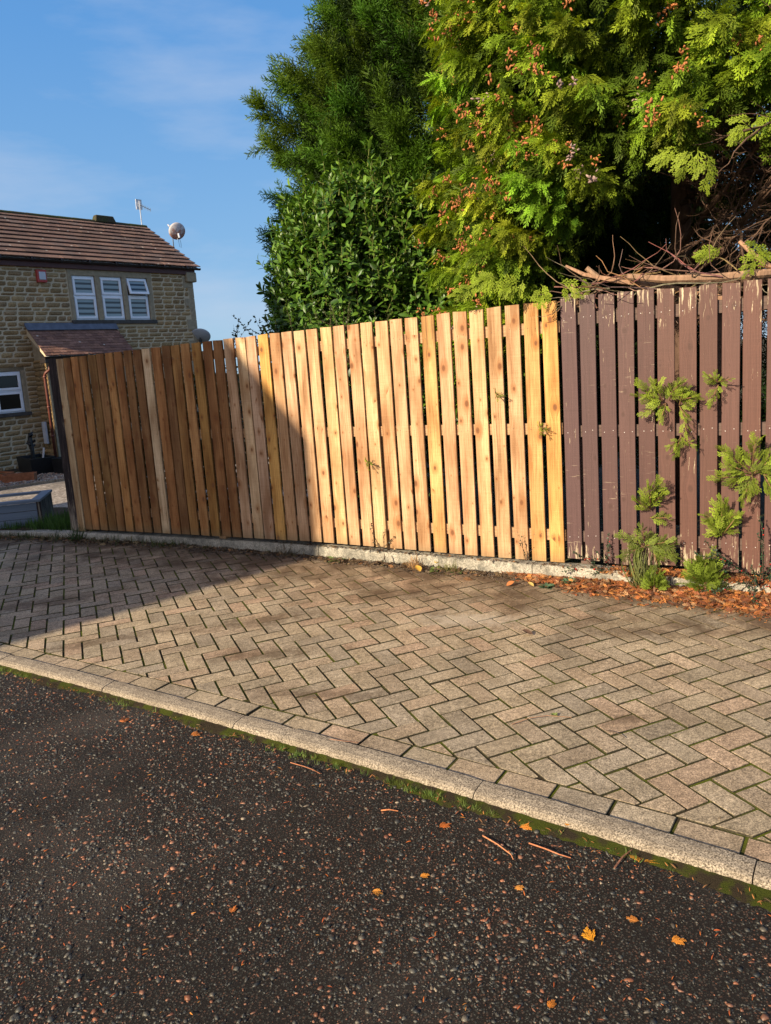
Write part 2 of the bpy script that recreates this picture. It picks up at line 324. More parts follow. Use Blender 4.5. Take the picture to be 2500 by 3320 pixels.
def m_moss():
    t = NT('moss', 0.95, 0.1); v = t.geo(); n = t.noise(v, 260, 4, 0.75); k = t.noise(v, 14, 4)
    c = t.mix(n, (0.012, 0.014, 0.004), (0.085, 0.10, 0.012)); t.color(t.mix(t.map(k, 0.44, 0.56), c, (0.035, 0.026, 0.015))); t.bump(n, 1.0, 0.008); return t.m
MAT['moss'] = m_moss()
def m_stone():
    t = NT('coursed_sandstone', 0.9, 0.15); v = t.coord(); n = t.noise(v, 34, 6, 0.7); n2 = t.noise(v, 2.2, 4)
    c = t.mix(1.0, t.attr(), t.ramp(n, [(0.3, 0.55), (0.5, 0.95), (0.72, 1.35)]), 'MULTIPLY'); c = t.mix(1.0, c, t.ramp(n2, [(0.3, 0.85), (0.7, 1.12)]), 'MULTIPLY')
    t.color(c); t.bump(n, 0.9, 0.03); return t.m
MAT['stone'] = m_stone()
MAT['mortar'] = plain('mortar', (0.56, 0.45, 0.30), 0.95, 0.1, 60, 0.2)
MAT['dressed'] = plain('dressed_stone', (0.33, 0.265, 0.175), 0.85, 0.2, 12, 0.22)
MAT['sill'] = plain('weathered_sill', (0.075, 0.07, 0.065), 0.85, 0.2, 12, 0.3)
def m_tile():
    t = NT('roof_tile', 0.85, 0.2); v = t.geo(); n = t.noise(v, 22, 5, 0.7); l = t.voro(t.vmath('MULTIPLY', v, (1, 1, 1)), 3.4); k = t.noise(v, 60, 2)
    c = t.mix(1.0, t.attr(), t.ramp(n, [(0.3, 0.62), (0.7, 1.3)]), 'MULTIPLY')
    c = t.mix(t.map(t.math('ADD', l, t.math('MULTIPLY', k, 0.08)), 0.15, 0.12), c, (0.50, 0.44, 0.36)); t.color(c); t.bump(n, 0.5, 0.02); return t.m
MAT['tile'] = m_tile()
MAT['ridge'] = m_soil('mossy_ridge', (0.02, 0.022, 0.012), (0.10, 0.085, 0.055), (0.055, 0.065, 0.02), 14)
MAT['upvc'] = plain('white_upvc', (0.86, 0.88, 0.92), 0.35, 0.5, 4, 0.06)
MAT['gutter'] = plain('brown_gutter', (0.022, 0.017, 0.016), 0.35, 0.5, 8, 0.2)
MAT['fascia'] = plain('maroon_fascia', (0.085, 0.028, 0.022), 0.5, 0.4, 8, 0.2)
MAT['pipe'] = plain('terracotta_pipe', (0.13, 0.04, 0.027), 0.45, 0.4, 6, 0.2)
MAT['lead'] = plain('lead_flashing', (0.10, 0.115, 0.15), 0.5, 0.5, 6, 0.3, bump=0.3)
MAT['redplastic'] = plain('red_plastic', (0.42, 0.045, 0.035), 0.4, 0.5, 4, 0.1)
MAT['greyplastic'] = plain('pale_plastic', (0.52, 0.54, 0.58), 0.4, 0.5, 4, 0.08)
MAT['black'] = plain('black_plastic', (0.008, 0.008, 0.009), 0.45, 0.4, 8, 0.4)
MAT['metal'] = plain('galvanised_steel', (0.55, 0.56, 0.58), 0.4, 0.5, 20, 0.15, 0.6)
MAT['steel_dark'] = plain('dark_steel', (0.06, 0.065, 0.07), 0.5, 0.4, 20, 0.2, 0.4)
MAT['dishgrey'] = plain('grey_dish', (0.33, 0.36, 0.40), 0.5, 0.4, 5, 0.12)
MAT['terracotta'] = plain('terracotta_trough', (0.30, 0.11, 0.05), 0.8, 0.2, 14, 0.3, bump=0.4)
def m_rust():
    t = NT('rusty_dish', 0.75, 0.3); v = t.coord(); n = t.noise(v, 7, 6, 0.7); z = t.math('SUBTRACT', t.sep(v)[2], 6.28)
    f = t.map(t.math('SUBTRACT', n, t.math('MULTIPLY', z, 0.55)), 0.44, 0.54)
    t.color(t.mix(f, (0.56, 0.52, 0.50), t.mix(t.noise(v, 40, 4), (0.26, 0.10, 0.06), (0.50, 0.32, 0.28)))); return t.m
MAT['rust'] = m_rust()
def m_blind():
    t = NT('striped_blind', 0.7, 0.3); z = t.sep(t.coord())[2]; s_ = t.math('FRACT', t.math('MULTIPLY', z, 7.6))
    t.color(t.mix(t.math('GREATER_THAN', s_, 0.58), (0.27, 0.34, 0.36), (0.028, 0.034, 0.040))); t.p.inputs['Coat Weight'].default_value = 1.0; t.p.inputs['Coat Roughness'].default_value = 0.03; return t.m
MAT['blind'] = m_blind()
def m_glass():
    t = NT('window_glass', 0.05, 0.35); t.color((0.008, 0.009, 0.010)); return t.m
MAT['glass'] = m_glass()
def m_grayboard():
    t = NT('grey_painted_board', 0.6, 0.3); v = t.coord(); n = t.noise(t.vmath('MULTIPLY', v, (2, 40, 40)), 1.0, 4, 0.6)
    t.color(t.mix(n, (0.09, 0.11, 0.14), (0.19, 0.22, 0.265))); t.bump(n, 0.4, 0.004); return t.m
MAT['greyboard'] = m_grayboard()
def m_oldpost():
    t = NT('weathered_dark_timber', 0.9, 0.15); v = t.coord(); n = t.noise(t.vmath('MULTIPLY', v, (60, 60, 3.5)), 1.0, 5, 0.7); z = t.sep(v)[2]
    k = t.math('ADD', n, t.map(z, 0.55, 0.0, 0.0, 0.22))
    t.color(t.ramp(k, [(0.35, (0.012, 0.009, 0.009)), (0.60, (0.045, 0.032, 0.030)), (0.68, (0.19, 0.15, 0.11)), (0.85, (0.34, 0.28, 0.21))])); t.bump(n, 1.0, 0.01); return t.m
MAT['oldpost'] = m_oldpost()
MAT['cone'] = foliage('cone_scale', 0.7, 0.3, 0.05, (1, 0.7, 0.4))

# ------------------------------------------------------------------ the ground plan (metres; camera stands at 0,0)
def curve(px, py, deg):
    c = np.polyfit(px, py, deg); x0, x1 = min(px), max(px); dc = np.polyder(c)
    def f(x):
        if x < x0: return np.polyval(c, x0) + (x - x0) * np.polyval(dc, x0)
        if x > x1: return np.polyval(c, x1) + (x - x1) * np.polyval(dc, x1)
        return np.polyval(c, x)
    def d(x): return np.polyval(dc, min(max(x, x0), x1))
    return f, d
near_y, near_d = curve([-2.364, -1.681, -1.011, -.713, -.142, .03, .321, .689, .888, 1.058], [4.246, 3.847, 3.409, 3.214, 2.836, 2.729, 2.531, 2.274, 2.142, 2.028], 2)
back_y, back_d = curve([-4.113, -2.305, -1.513, -.609, .155, .515, .946, 1.544, 1.886, 2.272], [7.729, 6.92, 6.5, 6.0, 5.563, 5.338, 5.03, 4.70, 4.51, 4.322], 3)
def near_line(off, xs): # offset positive = towards the fence
    o = []
    for x in xs:
        m = near_d(x); n = np.array([-m, 1.0]) / math.hypot(m, 1); o.append((x + n[0] * off, near_y(x) + n[1] * off))
    return o
def back_line(off, xs):
    o = []
    for x in xs:
        m = back_d(x); n = np.array([-m, 1.0]) / math.hypot(m, 1); o.append((x + n[0] * off, back_y(x) + n[1] * off))
    return o
def arclen(fn, x0, x1, n=2000):
    xs = np.linspace(x0, x1, n); ys = np.array([fn(x) for x in xs]); s = np.concatenate([[0], np.cumsum(np.hypot(np.diff(xs), np.diff(ys)))]); return xs, s
# far ground, road, garden
g = MB(); g.add([(-400, -400, -.62), (400, -400, -.62), (400, 400, -.62), (-400, 400, -.62)], [(0, 1, 2, 3)]); g.build('ground', MAT['soil'], kind='structure')
ROADZ = -0.032
xs = np.linspace(-14, 9, 60); nl = near_line(-0.09, xs)
g = MB(); vs = [(x, y, ROADZ) for x, y in nl] + [(x, -12, ROADZ) for x, y in nl]; n_ = len(nl)
g.add(vs, [(i, i + n_, i + n_ + 1, i + 1) for i in range(n_ - 1)])
road = g.build('road', MAT['road'], kind='structure')
def garden_z(t): 
    return 0.055 - 0.50 * min(max((t - 0.35) / 3.2, 0), 1) ** 0.9
xs = np.linspace(-22, 12, 110); offs = [0.06, .2, .35, .6, .9, 1.3, 1.8, 2.4, 3, 3.7, 5, 8, 12, 20, 40]
g = MB(); rows = []
for of in offs:
    for x in xs:
        m = -0.5; yy = back_y(x); nx, ny = .447, .894
        g.v.append((x + nx * of, yy + ny * of, garden_z(of) + (random.uniform(-.006, .006) if of > .1 else 0))); g.c.append((1, 1, 1))
k_ = len(xs)
g.f = [(i * k_ + j, i * k_ + j + 1, (i + 1) * k_ + j + 1, (i + 1) * k_ + j) for i in range(len(offs) - 1) for j in range(k_ - 1)]
g.build('garden_ground', MAT['soil'], kind='structure')
# gravel drive beyond the fence
GZ = -0.44
g = MB(); g.add([(-12.0, 9.6, GZ), (-1.0, 10.0, GZ), (2.5, 17.5, GZ), (-4.0, 22.0, GZ), (-9.5, 11.4, GZ)], [(0, 1, 2, 3, 4)])
g.v = [(-13.5, 8.9, GZ + .02), (-2.0, 9.2, GZ + .02), (1.0, 16.5, GZ + .02), (-4.2, 16.6, GZ + .02), (-6.55, 15.0, GZ + .02), (-7.41, 14.17, GZ + .02), (-15, 9.6, GZ + .02)]; g.c = [(1, 1, 1)] * 7; g.f = [tuple(range(7))]
g.build('gravel_drive', MAT['gravel'], kind='structure')

# ------------------------------------------------------------------ block paving
S_ = 0.103; YAW = .39385502; O_ = np.array([.00857118, 1.86433972]) * H
av = np.array([math.cos(YAW), math.sin(YAW)]) * S_; bv = np.array([math.sin(YAW), -math.cos(YAW)]) * S_
def clip(poly, p0, nrm):            # keep (p-p0).nrm >= 0
    o = []; n = len(poly)
    for i in range(n):
        a, b = poly[i], poly[(i + 1) % n]; da = (a - p0) @ nrm; db = (b - p0) @ nrm
        if da >= 0: o.append(a)
        if (da < 0) != (db < 0): o.append(a + (b - a) * da / (da - db))
    return o
def area(p): p = np.array(p); return 0.5 * abs(np.sum(p[:, 0] * np.roll(p[:, 1], -1) - p[:, 1] * np.roll(p[:, 0], -1)))
def inset(poly, d):
    P = np.array(poly); 
    if (np.sum(P[:, 0] * np.roll(P[:, 1], -1) - P[:, 1] * np.roll(P[:, 0], -1))) < 0: P = P[::-1]
    c = list(P); n = len(P)
    for i in range(n):
        a, b = P[i], P[(i + 1) % n]; e = b - a; L = np.linalg.norm(e)
        if L < 1e-6: continue
        nn = np.array([-e[1], e[0]]) / L
        c = clip(c, a + nn * d, nn)
        if len(c) < 3: return None
    return c
PV = MB()
PALE = [(.37, .295, .195), (.39, .30, .20), (.35, .285, .195), (.41, .31, .205), (.37, .30, .205), (.33, .27, .19), (.39, .31, .205), (.395, .285, .19), (.34, .265, .18)]
def paver(poly, c=None):
    c = c or random.choice(PALE); k = random.uniform(.82, .98); c = tuple(q * k for q in c)
    o = inset(poly, 0.0052)
    if not o or area(o) < 2.2e-4: return
    t1 = inset(o, 0.0035)
    if not t1: return
    # re-clip both so they share corner counts: use the inset outline scaled
    P = np.array(o); cen = P.mean(0); 
    top = np.array([p + (cen - p) * min(0.003 / max(np.linalg.norm(cen - p), 1e-4), 0.4) for p in P])
    n = len(P); dz = random.uniform(-.003, .0016); tx, ty = random.uniform(-.018, .018), random.uniform(-.018, .018)
    zt = lambda p: dz + (p - cen) @ np.array([tx, ty])
    vs = [(*p, -.03) for p in P] + [(*p, zt(p) - .0025) for p in P] + [(*p, zt(p)) for p in top]
    fs = [tuple(range(2 * n, 3 * n))] + [(i, (i + 1) % n, (i + 1) % n + n, i + n) for i in range(n)] + [(i + n, (i + 1) % n + n, (i + 1) % n + 2 * n, i + 2 * n) for i in range(n)]
    PV.add(vs, fs, c); PV.c[-3 * n:-n] = [(.055, .048, .028)] * (2 * n)
XL, XR = -7.5, 4.6
for i in range(-110, 80):
    for j in range(-110, 80):
        k = (i - j) % 4
        if k == 0: quad = [(i, j), (i + 2, j), (i + 2, j + 1), (i, j + 1)]
        elif k == 3: quad = [(i, j), (i + 1, j), (i + 1, j + 2), (i, j + 2)]
        else: continue
        poly = [O_ + a * av + b * bv for a, b in quad]; c = sum(poly) / 4
        if c[0] < XL or c[0] > XR: continue
        if not (near_y(c[0]) - .2 < c[1] < back_y(c[0]) + .2): continue
        m = near_d(c[0]); nn = np.array([-m, 1]) / math.hypot(m, 1); p0 = np.array([c[0], near_y(c[0])]) + nn * .109
        poly = clip(poly, p0, nn)
        if len(poly) < 3: continue
        m = back_d(c[0]); nb = np.array([m, -1]) / math.hypot(m, 1); poly = clip(poly, np.array([c[0], back_y(c[0])]), nb)
        if len(poly) < 3: continue
        paver(poly)
xs_, s_ = arclen(near_y, XL, XR)
t0 = 0.06
while t0 < s_[-1] - .21:
    xa, xb = np.interp(t0, s_, xs_), np.interp(t0 + .207, s_, xs_)
    (a, b), (d, c) = near_line(.003, [xa, xb]), near_line(.108, [xa, xb])
    paver([np.array(p) for p in (a, b, c, d)]); t0 += .2075
paving = PV.build('driveway', MAT['paver'], kind='structure')
xs = np.linspace(XL, XR, 80); a_ = near_line(.0, xs); b_ = back_line(.0, xs)
g = MB(); g.add([(x, y, -.0065) for x, y in a_] + [(x, y, -.0065) for x, y in b_], [(i, i + 1, i + 81, i + 80) for i in range(79)])
g.build('jointing_sand', MAT['joint'], kind='structure')

def sweep_kerb(name, fn, line, x0, x1, joints, prof, mat, gap=.004):
    m = MB(); xs_, s_ = arclen(fn, x0, x1)
    for s0, s1 in zip(joints[:-1], joints[1:]):
        k = random.uniform(.92, 1.06); c = (k, k, k * .99); n = max(3, int((s1 - s0) / .07)); V = []; dz = random.uniform(-.002, .002)
        ss = np.linspace(s0 + gap / 2, s1 - gap / 2, n)
        for q, s in enumerate(ss):
            x = float(np.interp(s, s_, xs_))
            for k_, (o, z) in enumerate(prof(x)):
                e = 0.003 if q in (0, n - 1) and z > -.02 else 0
                V.append((*line(o + random.uniform(-.0008, .0008), [x])[0], z + dz - e + random.uniform(-.0007, .0007)))
        P = len(prof(0)); F = [(i * P + j, (i + 1) * P + j, (i + 1) * P + j + 1, i * P + j + 1) for i in range(n - 1) for j in range(P - 1)]
        F += [tuple(range(P)), tuple(range((n - 1) * P, n * P))[::-1]]
        m.add(V, F, c)
    return m.build(name, mat, kind='structure')
xs_, s_ = arclen(near_y, XL, XR); sj = lambda x: float(np.interp(x, xs_, s_))
j0 = sj(-.712); js = [sj(-.475) + .915 * k for k in range(0, 7)]; js = [j for j in js if j < s_[-1]] + [s_[-1]]; back_ = [j0 - .915 * k for k in range(0, 9) if j0 - .915 * k > 0]
sweep_kerb('kerb', near_y, near_line, XL, XR, [0.0] + back_[::-1] + js, lambda x: [(-.004, -.05), (-.004, .004), (-.012, .012), (-.04, .0125), (-.074, .008), (-.088, .002), (-.097, -.010), (-.100, -.05)], MAT['kerb'])
g = MB(); xs = np.linspace(XL, XR, 60); a_ = near_line(-.002, xs); b_ = near_line(-.094, xs)
g.add([(x, y, -.022) for x, y in a_] + [(x, y, -.022) for x, y in b_], [(i, i + 60, i + 61, i + 1) for i in range(59)]); g.build('kerb_bedding', MAT['joint'], kind='structure')
xs_, s_ = arclen(back_y, XL, XR); sj = lambda x: float(np.interp(x, xs_, s_))
bj = [0.0] + [j for j in [sj(-.60) + k * .915 for k in range(-9, 8)] if .1 < j < s_[-1] - .1] + [s_[-1]]
def bprof(x):
    h = .052 + .036 * min(max((x + 4) / 3.2, 0), 1) - (.012 if x > 1.6 else 0)
    return [(-.002, -.06), (0, h * .55), (.004, h - .010), (.012, h - .002), (.03, h), (.09, h + .001), (.122, h - .002), (.125, -.02)]
sweep_kerb('fence_kerb', back_y, back_line, XL, XR, bj, bprof, MAT['backkerb'], .006)

# ------------------------------------------------------------------ road chippings, moss, litter
def ico():
    t = (1 + 5 ** .5) / 2
    V = np.array([(-1, t, 0), (1, t, 0), (-1, -t, 0), (1, -t, 0), (0, -1, t), (0, 1, t), (0, -1, -t), (0, 1, -t), (t, 0, -1), (t, 0, 1), (-t, 0, -1), (-t, 0, 1)], float); V /= np.linalg.norm(V[0])
    F = np.array([(0, 11, 5), (0, 5, 1), (0, 1, 7), (0, 7, 10), (0, 10, 11), (1, 5, 9), (5, 11, 4), (11, 10, 2), (10, 7, 6), (7, 1, 8), (3, 9, 4), (3, 4, 2), (3, 2, 6), (3, 6, 8), (3, 8, 9), (4, 9, 5), (2, 4, 11), (6, 2, 10), (8, 6, 7), (9, 8, 1)])
    return V, F
IV, IF = ico()
def stones(name, P, size, colors, mat, flat=.55, seedn=6, ang=.3, **kw):
    cl = Cloud(); N = len(P); grp = rng.integers(0, seedn, N)
    for k in range(seedn):
        V = IV * (1 + rng.uniform(-ang, ang, (12, 1))) * np.array([1, rng.uniform(.45, .9), flat * rng.uniform(.7, 1.2)])
        i = np.where(grp == k)[0]; n = len(i)
        an = rnd(n, 0, 6.28); ax = np.stack([np.cos(an), np.sin(an), rnd(n, -.2, .2)], 1); nr = np.stack([rnd(n, -.25, .25), rnd(n, -.25, .25), np.ones(n)], 1)
        cl.stamp((V, IF, np.ones((12, 3))), P[i], ax, nr, size[i], colors[i])
    return cl.build(name, mat, **kw)
N = 170000; px = rnd(N, -2.9, 2.4); py = rnd(N, 1.15, 4.6); clump = np.sin(px * 5.1 + 1.3 * np.sin(py * 4)) + np.sin(py * 6.7 + 2 * np.cos(px * 3.3)) + 0.8 * np.sin(px * 17 + py * 11)
ny_ = np.array([near_y(x) for x in px]); keep = (py < ny_ - .16 + rnd(N, -.03, .03)) & (rnd(N, -4.2, 3.4) < clump) & (np.abs(px) < py * .62 + .35)
px, py = px[keep], py[keep]; N = len(px)
sz = np.clip(rng.lognormal(math.log(.0043), .48, N), .0018, .0125)
pal = np.array([(.060, .056, .042), (.042, .040, .031), (.082, .075, .056), (.105, .088, .062), (.22, .08, .034), (.26, .115, .06), (.024, .024, .020), (.26, .20, .13)])
ci = rng.choice(8, N, p=[.24, .18, .18, .10, .12, .08, .08, .02]); cc = pal[ci] * rnd(N, .45, 1.2)[:, None]
stones('road_chippings', np.stack([px, py, ROADZ - sz * rnd(N, .0, .22)], 1), sz, cc, MAT['chip'], .42, 12, .45, label='dark grey and pinkish stone chippings worn proud of the black tarmac', cat='chippings', kind='stuff')
# moss strip along the kerb
xs = np.linspace(-3.6, 2.4, 400); g = MB(); n_ = len(xs)
a_ = near_line(-.113, xs); wd = np.clip(.018 + .03 * np.sin(xs * 3.1 + 1) ** 2 + .012 * np.sin(xs * 13) + rnd(n_, -.007, .007) + np.where(xs > .2, .018, 0), .004, .2)
V = []
for i, x in enumerate(xs):
    for k in range(5):
        f = k / 4; p = near_line(-.097 - wd[i] * f, [x])[0]; z = ROADZ + (.016 * (1 - f) ** 1.2 + (random.uniform(0, .004) if k < 4 else -.003)); V.append((*p, z))
g.add(V, [(i * 5 + k, i * 5 + k + 1, (i + 1) * 5 + k + 1, (i + 1) * 5 + k) for i in range(n_ - 1) for k in range(4)]); g.build('moss', MAT['moss'], smooth=True, label='dark green moss growing along the road side of the pale kerb', cat='moss', kind='stuff')
# small leaf / blade templates
def quadstrip(pts, wid):           # centre line points (y,z) with widths -> double column strip
    V = []; 
    for (x, y, z), w_ in zip(pts, wid): V += [(x - w_, y, z), (x + w_, y, z)]
    F = [(2 * i, 2 * i + 1, 2 * i + 3, 2 * i + 2) for i in range(len(pts) - 1)]
    return np.array(V, float), np.array(F), np.ones((len(V), 3))
T_blade = quadstrip([(0, 0, 0), (0, .4, .02), (0, .75, .12), (0, 1, .3)], [.03, .028, .018, .003])
T_leaf = (np.array([(0, 0, 0), (-.5, .35, .08), (.5, .35, .08), (0, .35, -.02), (-.42, .7, .06), (.42, .7, .06), (0, .7, -.04), (0, 1.05, .02)], float) * np.array([.42, 1, 1]),
          np.array([(0, 3, 1, 1), (0, 2, 3, 3), (1, 3, 6, 4), (3, 2, 5, 6), (4, 6, 7, 7), (6, 5, 7, 7)]), np.ones((8, 3)))
def leafT(wf=.30, fold=.18, droop=.15, n=4):
    V = []; 
    for i in range(n + 1):
        y = i / n; w_ = wf * math.sin(math.pi * min(y * .96 + .04, 1)) ** .75 * (1 if y < .5 else 1.0) + (.0 if 0 < i < n else .0)
        if i == n: w_ = .01
        V += [(-w_, y, fold * w_ - droop * y * y), (0, y, -droop * y * y), (w_, y, fold * w_ - droop * y * y)]
    F = []
    for i in range(n): F += [(3 * i, 3 * i + 1, 3 * i + 4, 3 * i + 3), (3 * i + 1, 3 * i + 2, 3 * i + 5, 3 * i + 4)]
    return np.array(V), np.array(F), np.ones((len(V), 3))
T_lf = leafT()
T_laurel = leafT(.19, .25, .22)
# flat fan sprays (thuja)
def sprayT(nb=5, sub=2, curve=.18, wid=.012, seed=1, reach=.34, ang=36):
    r = random.Random(seed); V = []; F = []; C = []
    def zc(x, y): return -curve * y * y - .5 * x * x
    def strip(p, q, w0, w1, c0, c1):
        d = np.array(q) - np.array(p); L = np.hypot(*d)
        if L < 1e-4: return
        n = np.array([-d[1], d[0]]) / L; b = len(V)
        for P_, w_ in ((p, w0), (q, w1)):
            for s in (-1, 1): a = P_ + n * w_ * s; V.append((a[0], a[1], zc(*a)))
        C.extend([c0, c0, c1, c1]); F.append((b, b + 1, b + 3, b + 2))
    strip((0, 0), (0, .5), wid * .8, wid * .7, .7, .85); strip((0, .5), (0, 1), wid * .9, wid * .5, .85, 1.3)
    for i in range(nb):
        for s in (-1, 1):
            y = .12 + .80 * (i + (0 if s < 0 else .5)) / nb; L = (reach * (1 - y) ** .6 + .07) * r.uniform(.8, 1.2); an = R(r.uniform(ang - 7, ang + 7))
            d = np.array([s * math.sin(an), math.cos(an)]); p = np.array([0, y]); q = p + d * L
            strip(p, p + d * L * .5, wid * .8, wid, .8, 1.0); strip(p + d * L * .5, q, wid, wid * .5, 1.0, 1.35)
            for k in range(sub if L > .16 else max(0, sub - 1)):
                for s2 in (-1, 1):
                    f = (k + .55 + (0.25 if s2 > 0 else 0)) / (sub + .4); pp = p + d * L * f; a2 = an * s + s2 * R(r.uniform(22, 34)); L2 = L * .36 * (1.15 - .5 * f)
                    strip(pp, pp + np.array([math.sin(a2), math.cos(a2)]) * L2, wid * .85, wid * .5, 1.0, 1.4)
    C = np.array(C)[:, None] * np.array([1.0, 1.0, .95]); return np.array(V, float), np.array(F), C
SPR = [sprayT(5, 2, .25, .015, 1), sprayT(6, 1, .4, .016, 2, .24, 28), sprayT(4, 2, .1, .017, 3, .36, 36)]
SPRW = [sprayT(5, 2, .25, .023, 11), sprayT(6, 2, .3, .021, 12, .30, 32), sprayT(4, 2, .1, .025, 13, .40, 40)]
SPR_LO = [sprayT(5, 1, .25, .017, 5)]
def plumeT(n=26, seed=1, w0=.014):  # round feathery plume (leyland)
    r = random.Random(seed); V = []; F = []; C = []
    def strip(p, q, w_, c0, c1):
        p = Vector(p); q = Vector(q); d = (q - p); a = d.cross(Vector((r.uniform(-1, 1), r.uniform(-1, 1), r.uniform(-1, 1)))); a.normalize(); b = len(V)
        V.extend([tuple(p - a * w_), tuple(p + a * w_), tuple(q + a * w_ * .35), tuple(q - a * w_ * .35)]); C.extend([c0, c0, c1, c1]); F.append((b, b + 1, b + 2, b + 3))
    strip((0, 0, 0), (0, 1, 0), w0 * .8, .6, 1.1)
    for i in range(n):
        y = .08 + .86 * i / n; an = i * 2.399; L = .30 * (1 - y) ** .6 + .07; sp = r.uniform(.55, .8)
        d = Vector((math.cos(an) * sp, 1 - .4 * sp, math.sin(an) * sp)).normalized(); p = Vector((0, y, 0)); q = p + d * L; strip(p, q, w0, .7, 1.15)
        for k in range(3):
            f = .35 + .27 * k; e = d + Vector((r.uniform(-.7, .7), r.uniform(-.3, .5), r.uniform(-.7, .7))); e.normalize(); pp = p + d * L * f; strip(pp, pp + e * L * .42, w0 * .9, .9, 1.3)
    return np.array(V, float), np.array(F), np.array(C)[:, None] * np.ones((1, 3))
PLM = [plumeT(20, s, .017) for s in (1, 2, 3)]

# ------------------------------------------------------------------ fences
FA = np.array([-3.23, 7.44]); FD = np.array([.87462, -.48480]); FN = np.array([.48480, .87462]); FROT = math.atan2(FD[1], FD[0])
def fpt(s, off=0.0): p = FA + FD * s + FN * off; return p
NEW_S = [.112, .221, .322, .436, .557, .674, .792, .914, 1.031, 1.157, 1.267, 1.388, 1.510, 1.621, 1.745, 1.868, 1.994, 2.110, 2.226, 2.349, 2.465, 2.585, 2.703, 2.825, 2.946, 3.068, 3.195, 3.314, 3.438, 3.556, 3.684, 3.809, 3.931, 4.061, 4.186, 4.311, 4.439, 4.569, 4.698, 4.823, 4.952]
MID = (.46, .27, .125); PALEW = (.56, .42, .22); ORA = (.56, .285, .06); DRK = (.26, .155, .095); RED = (.43, .225, .115); STRAW = (.56, .385, .18)
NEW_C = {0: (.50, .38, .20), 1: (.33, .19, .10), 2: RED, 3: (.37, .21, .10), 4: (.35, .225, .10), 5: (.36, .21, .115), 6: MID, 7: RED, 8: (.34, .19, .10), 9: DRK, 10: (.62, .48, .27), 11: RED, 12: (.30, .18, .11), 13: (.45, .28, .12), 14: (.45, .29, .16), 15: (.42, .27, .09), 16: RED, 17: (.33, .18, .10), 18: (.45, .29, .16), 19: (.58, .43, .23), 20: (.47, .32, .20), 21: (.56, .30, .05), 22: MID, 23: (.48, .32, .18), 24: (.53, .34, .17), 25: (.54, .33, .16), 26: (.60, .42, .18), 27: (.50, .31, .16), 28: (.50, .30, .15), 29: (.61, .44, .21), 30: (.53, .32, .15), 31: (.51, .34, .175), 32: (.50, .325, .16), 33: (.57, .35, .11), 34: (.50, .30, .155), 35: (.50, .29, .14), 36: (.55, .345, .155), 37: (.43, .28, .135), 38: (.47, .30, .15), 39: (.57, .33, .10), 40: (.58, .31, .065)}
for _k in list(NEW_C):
    a_, b_, c_ = NEW_C[_k]; w_ = .36; a_, b_, c_ = a_ * (1 - w_) + .50 * w_, b_ * (1 - w_) + .30 * w_, c_ * (1 - w_) + .125 * w_; q_ = (.62, .80, 1.0, .72)[(_k * 7) % 4]; NEW_C[_k] = (a_ * .92 * q_, b_ * .78 * q_, c_ * .62 * q_) if _k < 18 and _k not in (0, 10) else (a_ * .96, b_ * .98, c_ * 1.18)  # most left boards are tinted deeper, the shade there put into their colour
def board_mesh(L, W=.1, T=.019, tint=(1, 1, 1), topj=.0, seed=0, rag=0):
    r = random.Random(seed); m = MB(); n = 9; bow = r.uniform(-.0025, .0025); tw = r.uniform(-.004, .004); V = []
    ch = .0018
    for i in range(n + 1):
        z = L * i / n; f = i / n; ox = bow * math.sin(math.pi * f); oy = tw * f * f + r.uniform(-.0004, .0004); w_ = r.uniform(-.0007, .0007)
        prof = [(-w_ + ch, 0), (W + w_ - ch, 0), (W + w_, ch), (W + w_, T - ch), (W + w_ - ch, T), (-w_ + ch, T), (-w_, T - ch), (-w_, ch)]
        for (x, y) in prof:
            zz = z
            if i == n: zz += topj * (x / W - .5) + (r.uniform(-rag, rag) if rag else 0)
            V.append((x + ox, y + oy, zz))
    F = [(i * 8 + k, i * 8 + (k + 1) % 8, (i + 1) * 8 + (k + 1) % 8, (i + 1) * 8 + k) for i in range(n) for k in range(8)]
    F += [tuple(range(8))[::-1], tuple(range(n * 8, n * 8 + 8))]
    m.add(V, F, tint); return m
def topz(s): return 1.787 + (s - .1) * .0178 if s < 5.1 else 1.880 + .006 * math.sin(s * 5)
def nails(m, zs, W, r, c):
    for z in zs:
        for x in (.025, W - .025):
            p = Vector((x + r.uniform(-.006, .006), -.0012, z + r.uniform(-.012, .012)))
            m.add([p + Vector((math.cos(a * 1.047) * .0028, 0, math.sin(a * 1.047) * .0028)) for a in range(6)] + [p + Vector((math.cos(a * 1.047) * .003, .003, math.sin(a * 1.047) * .003)) for a in range(6)], [tuple(range(6))] + [(i, (i + 1) % 6, (i + 1) % 6 + 6, i + 6) for i in range(6)], c)
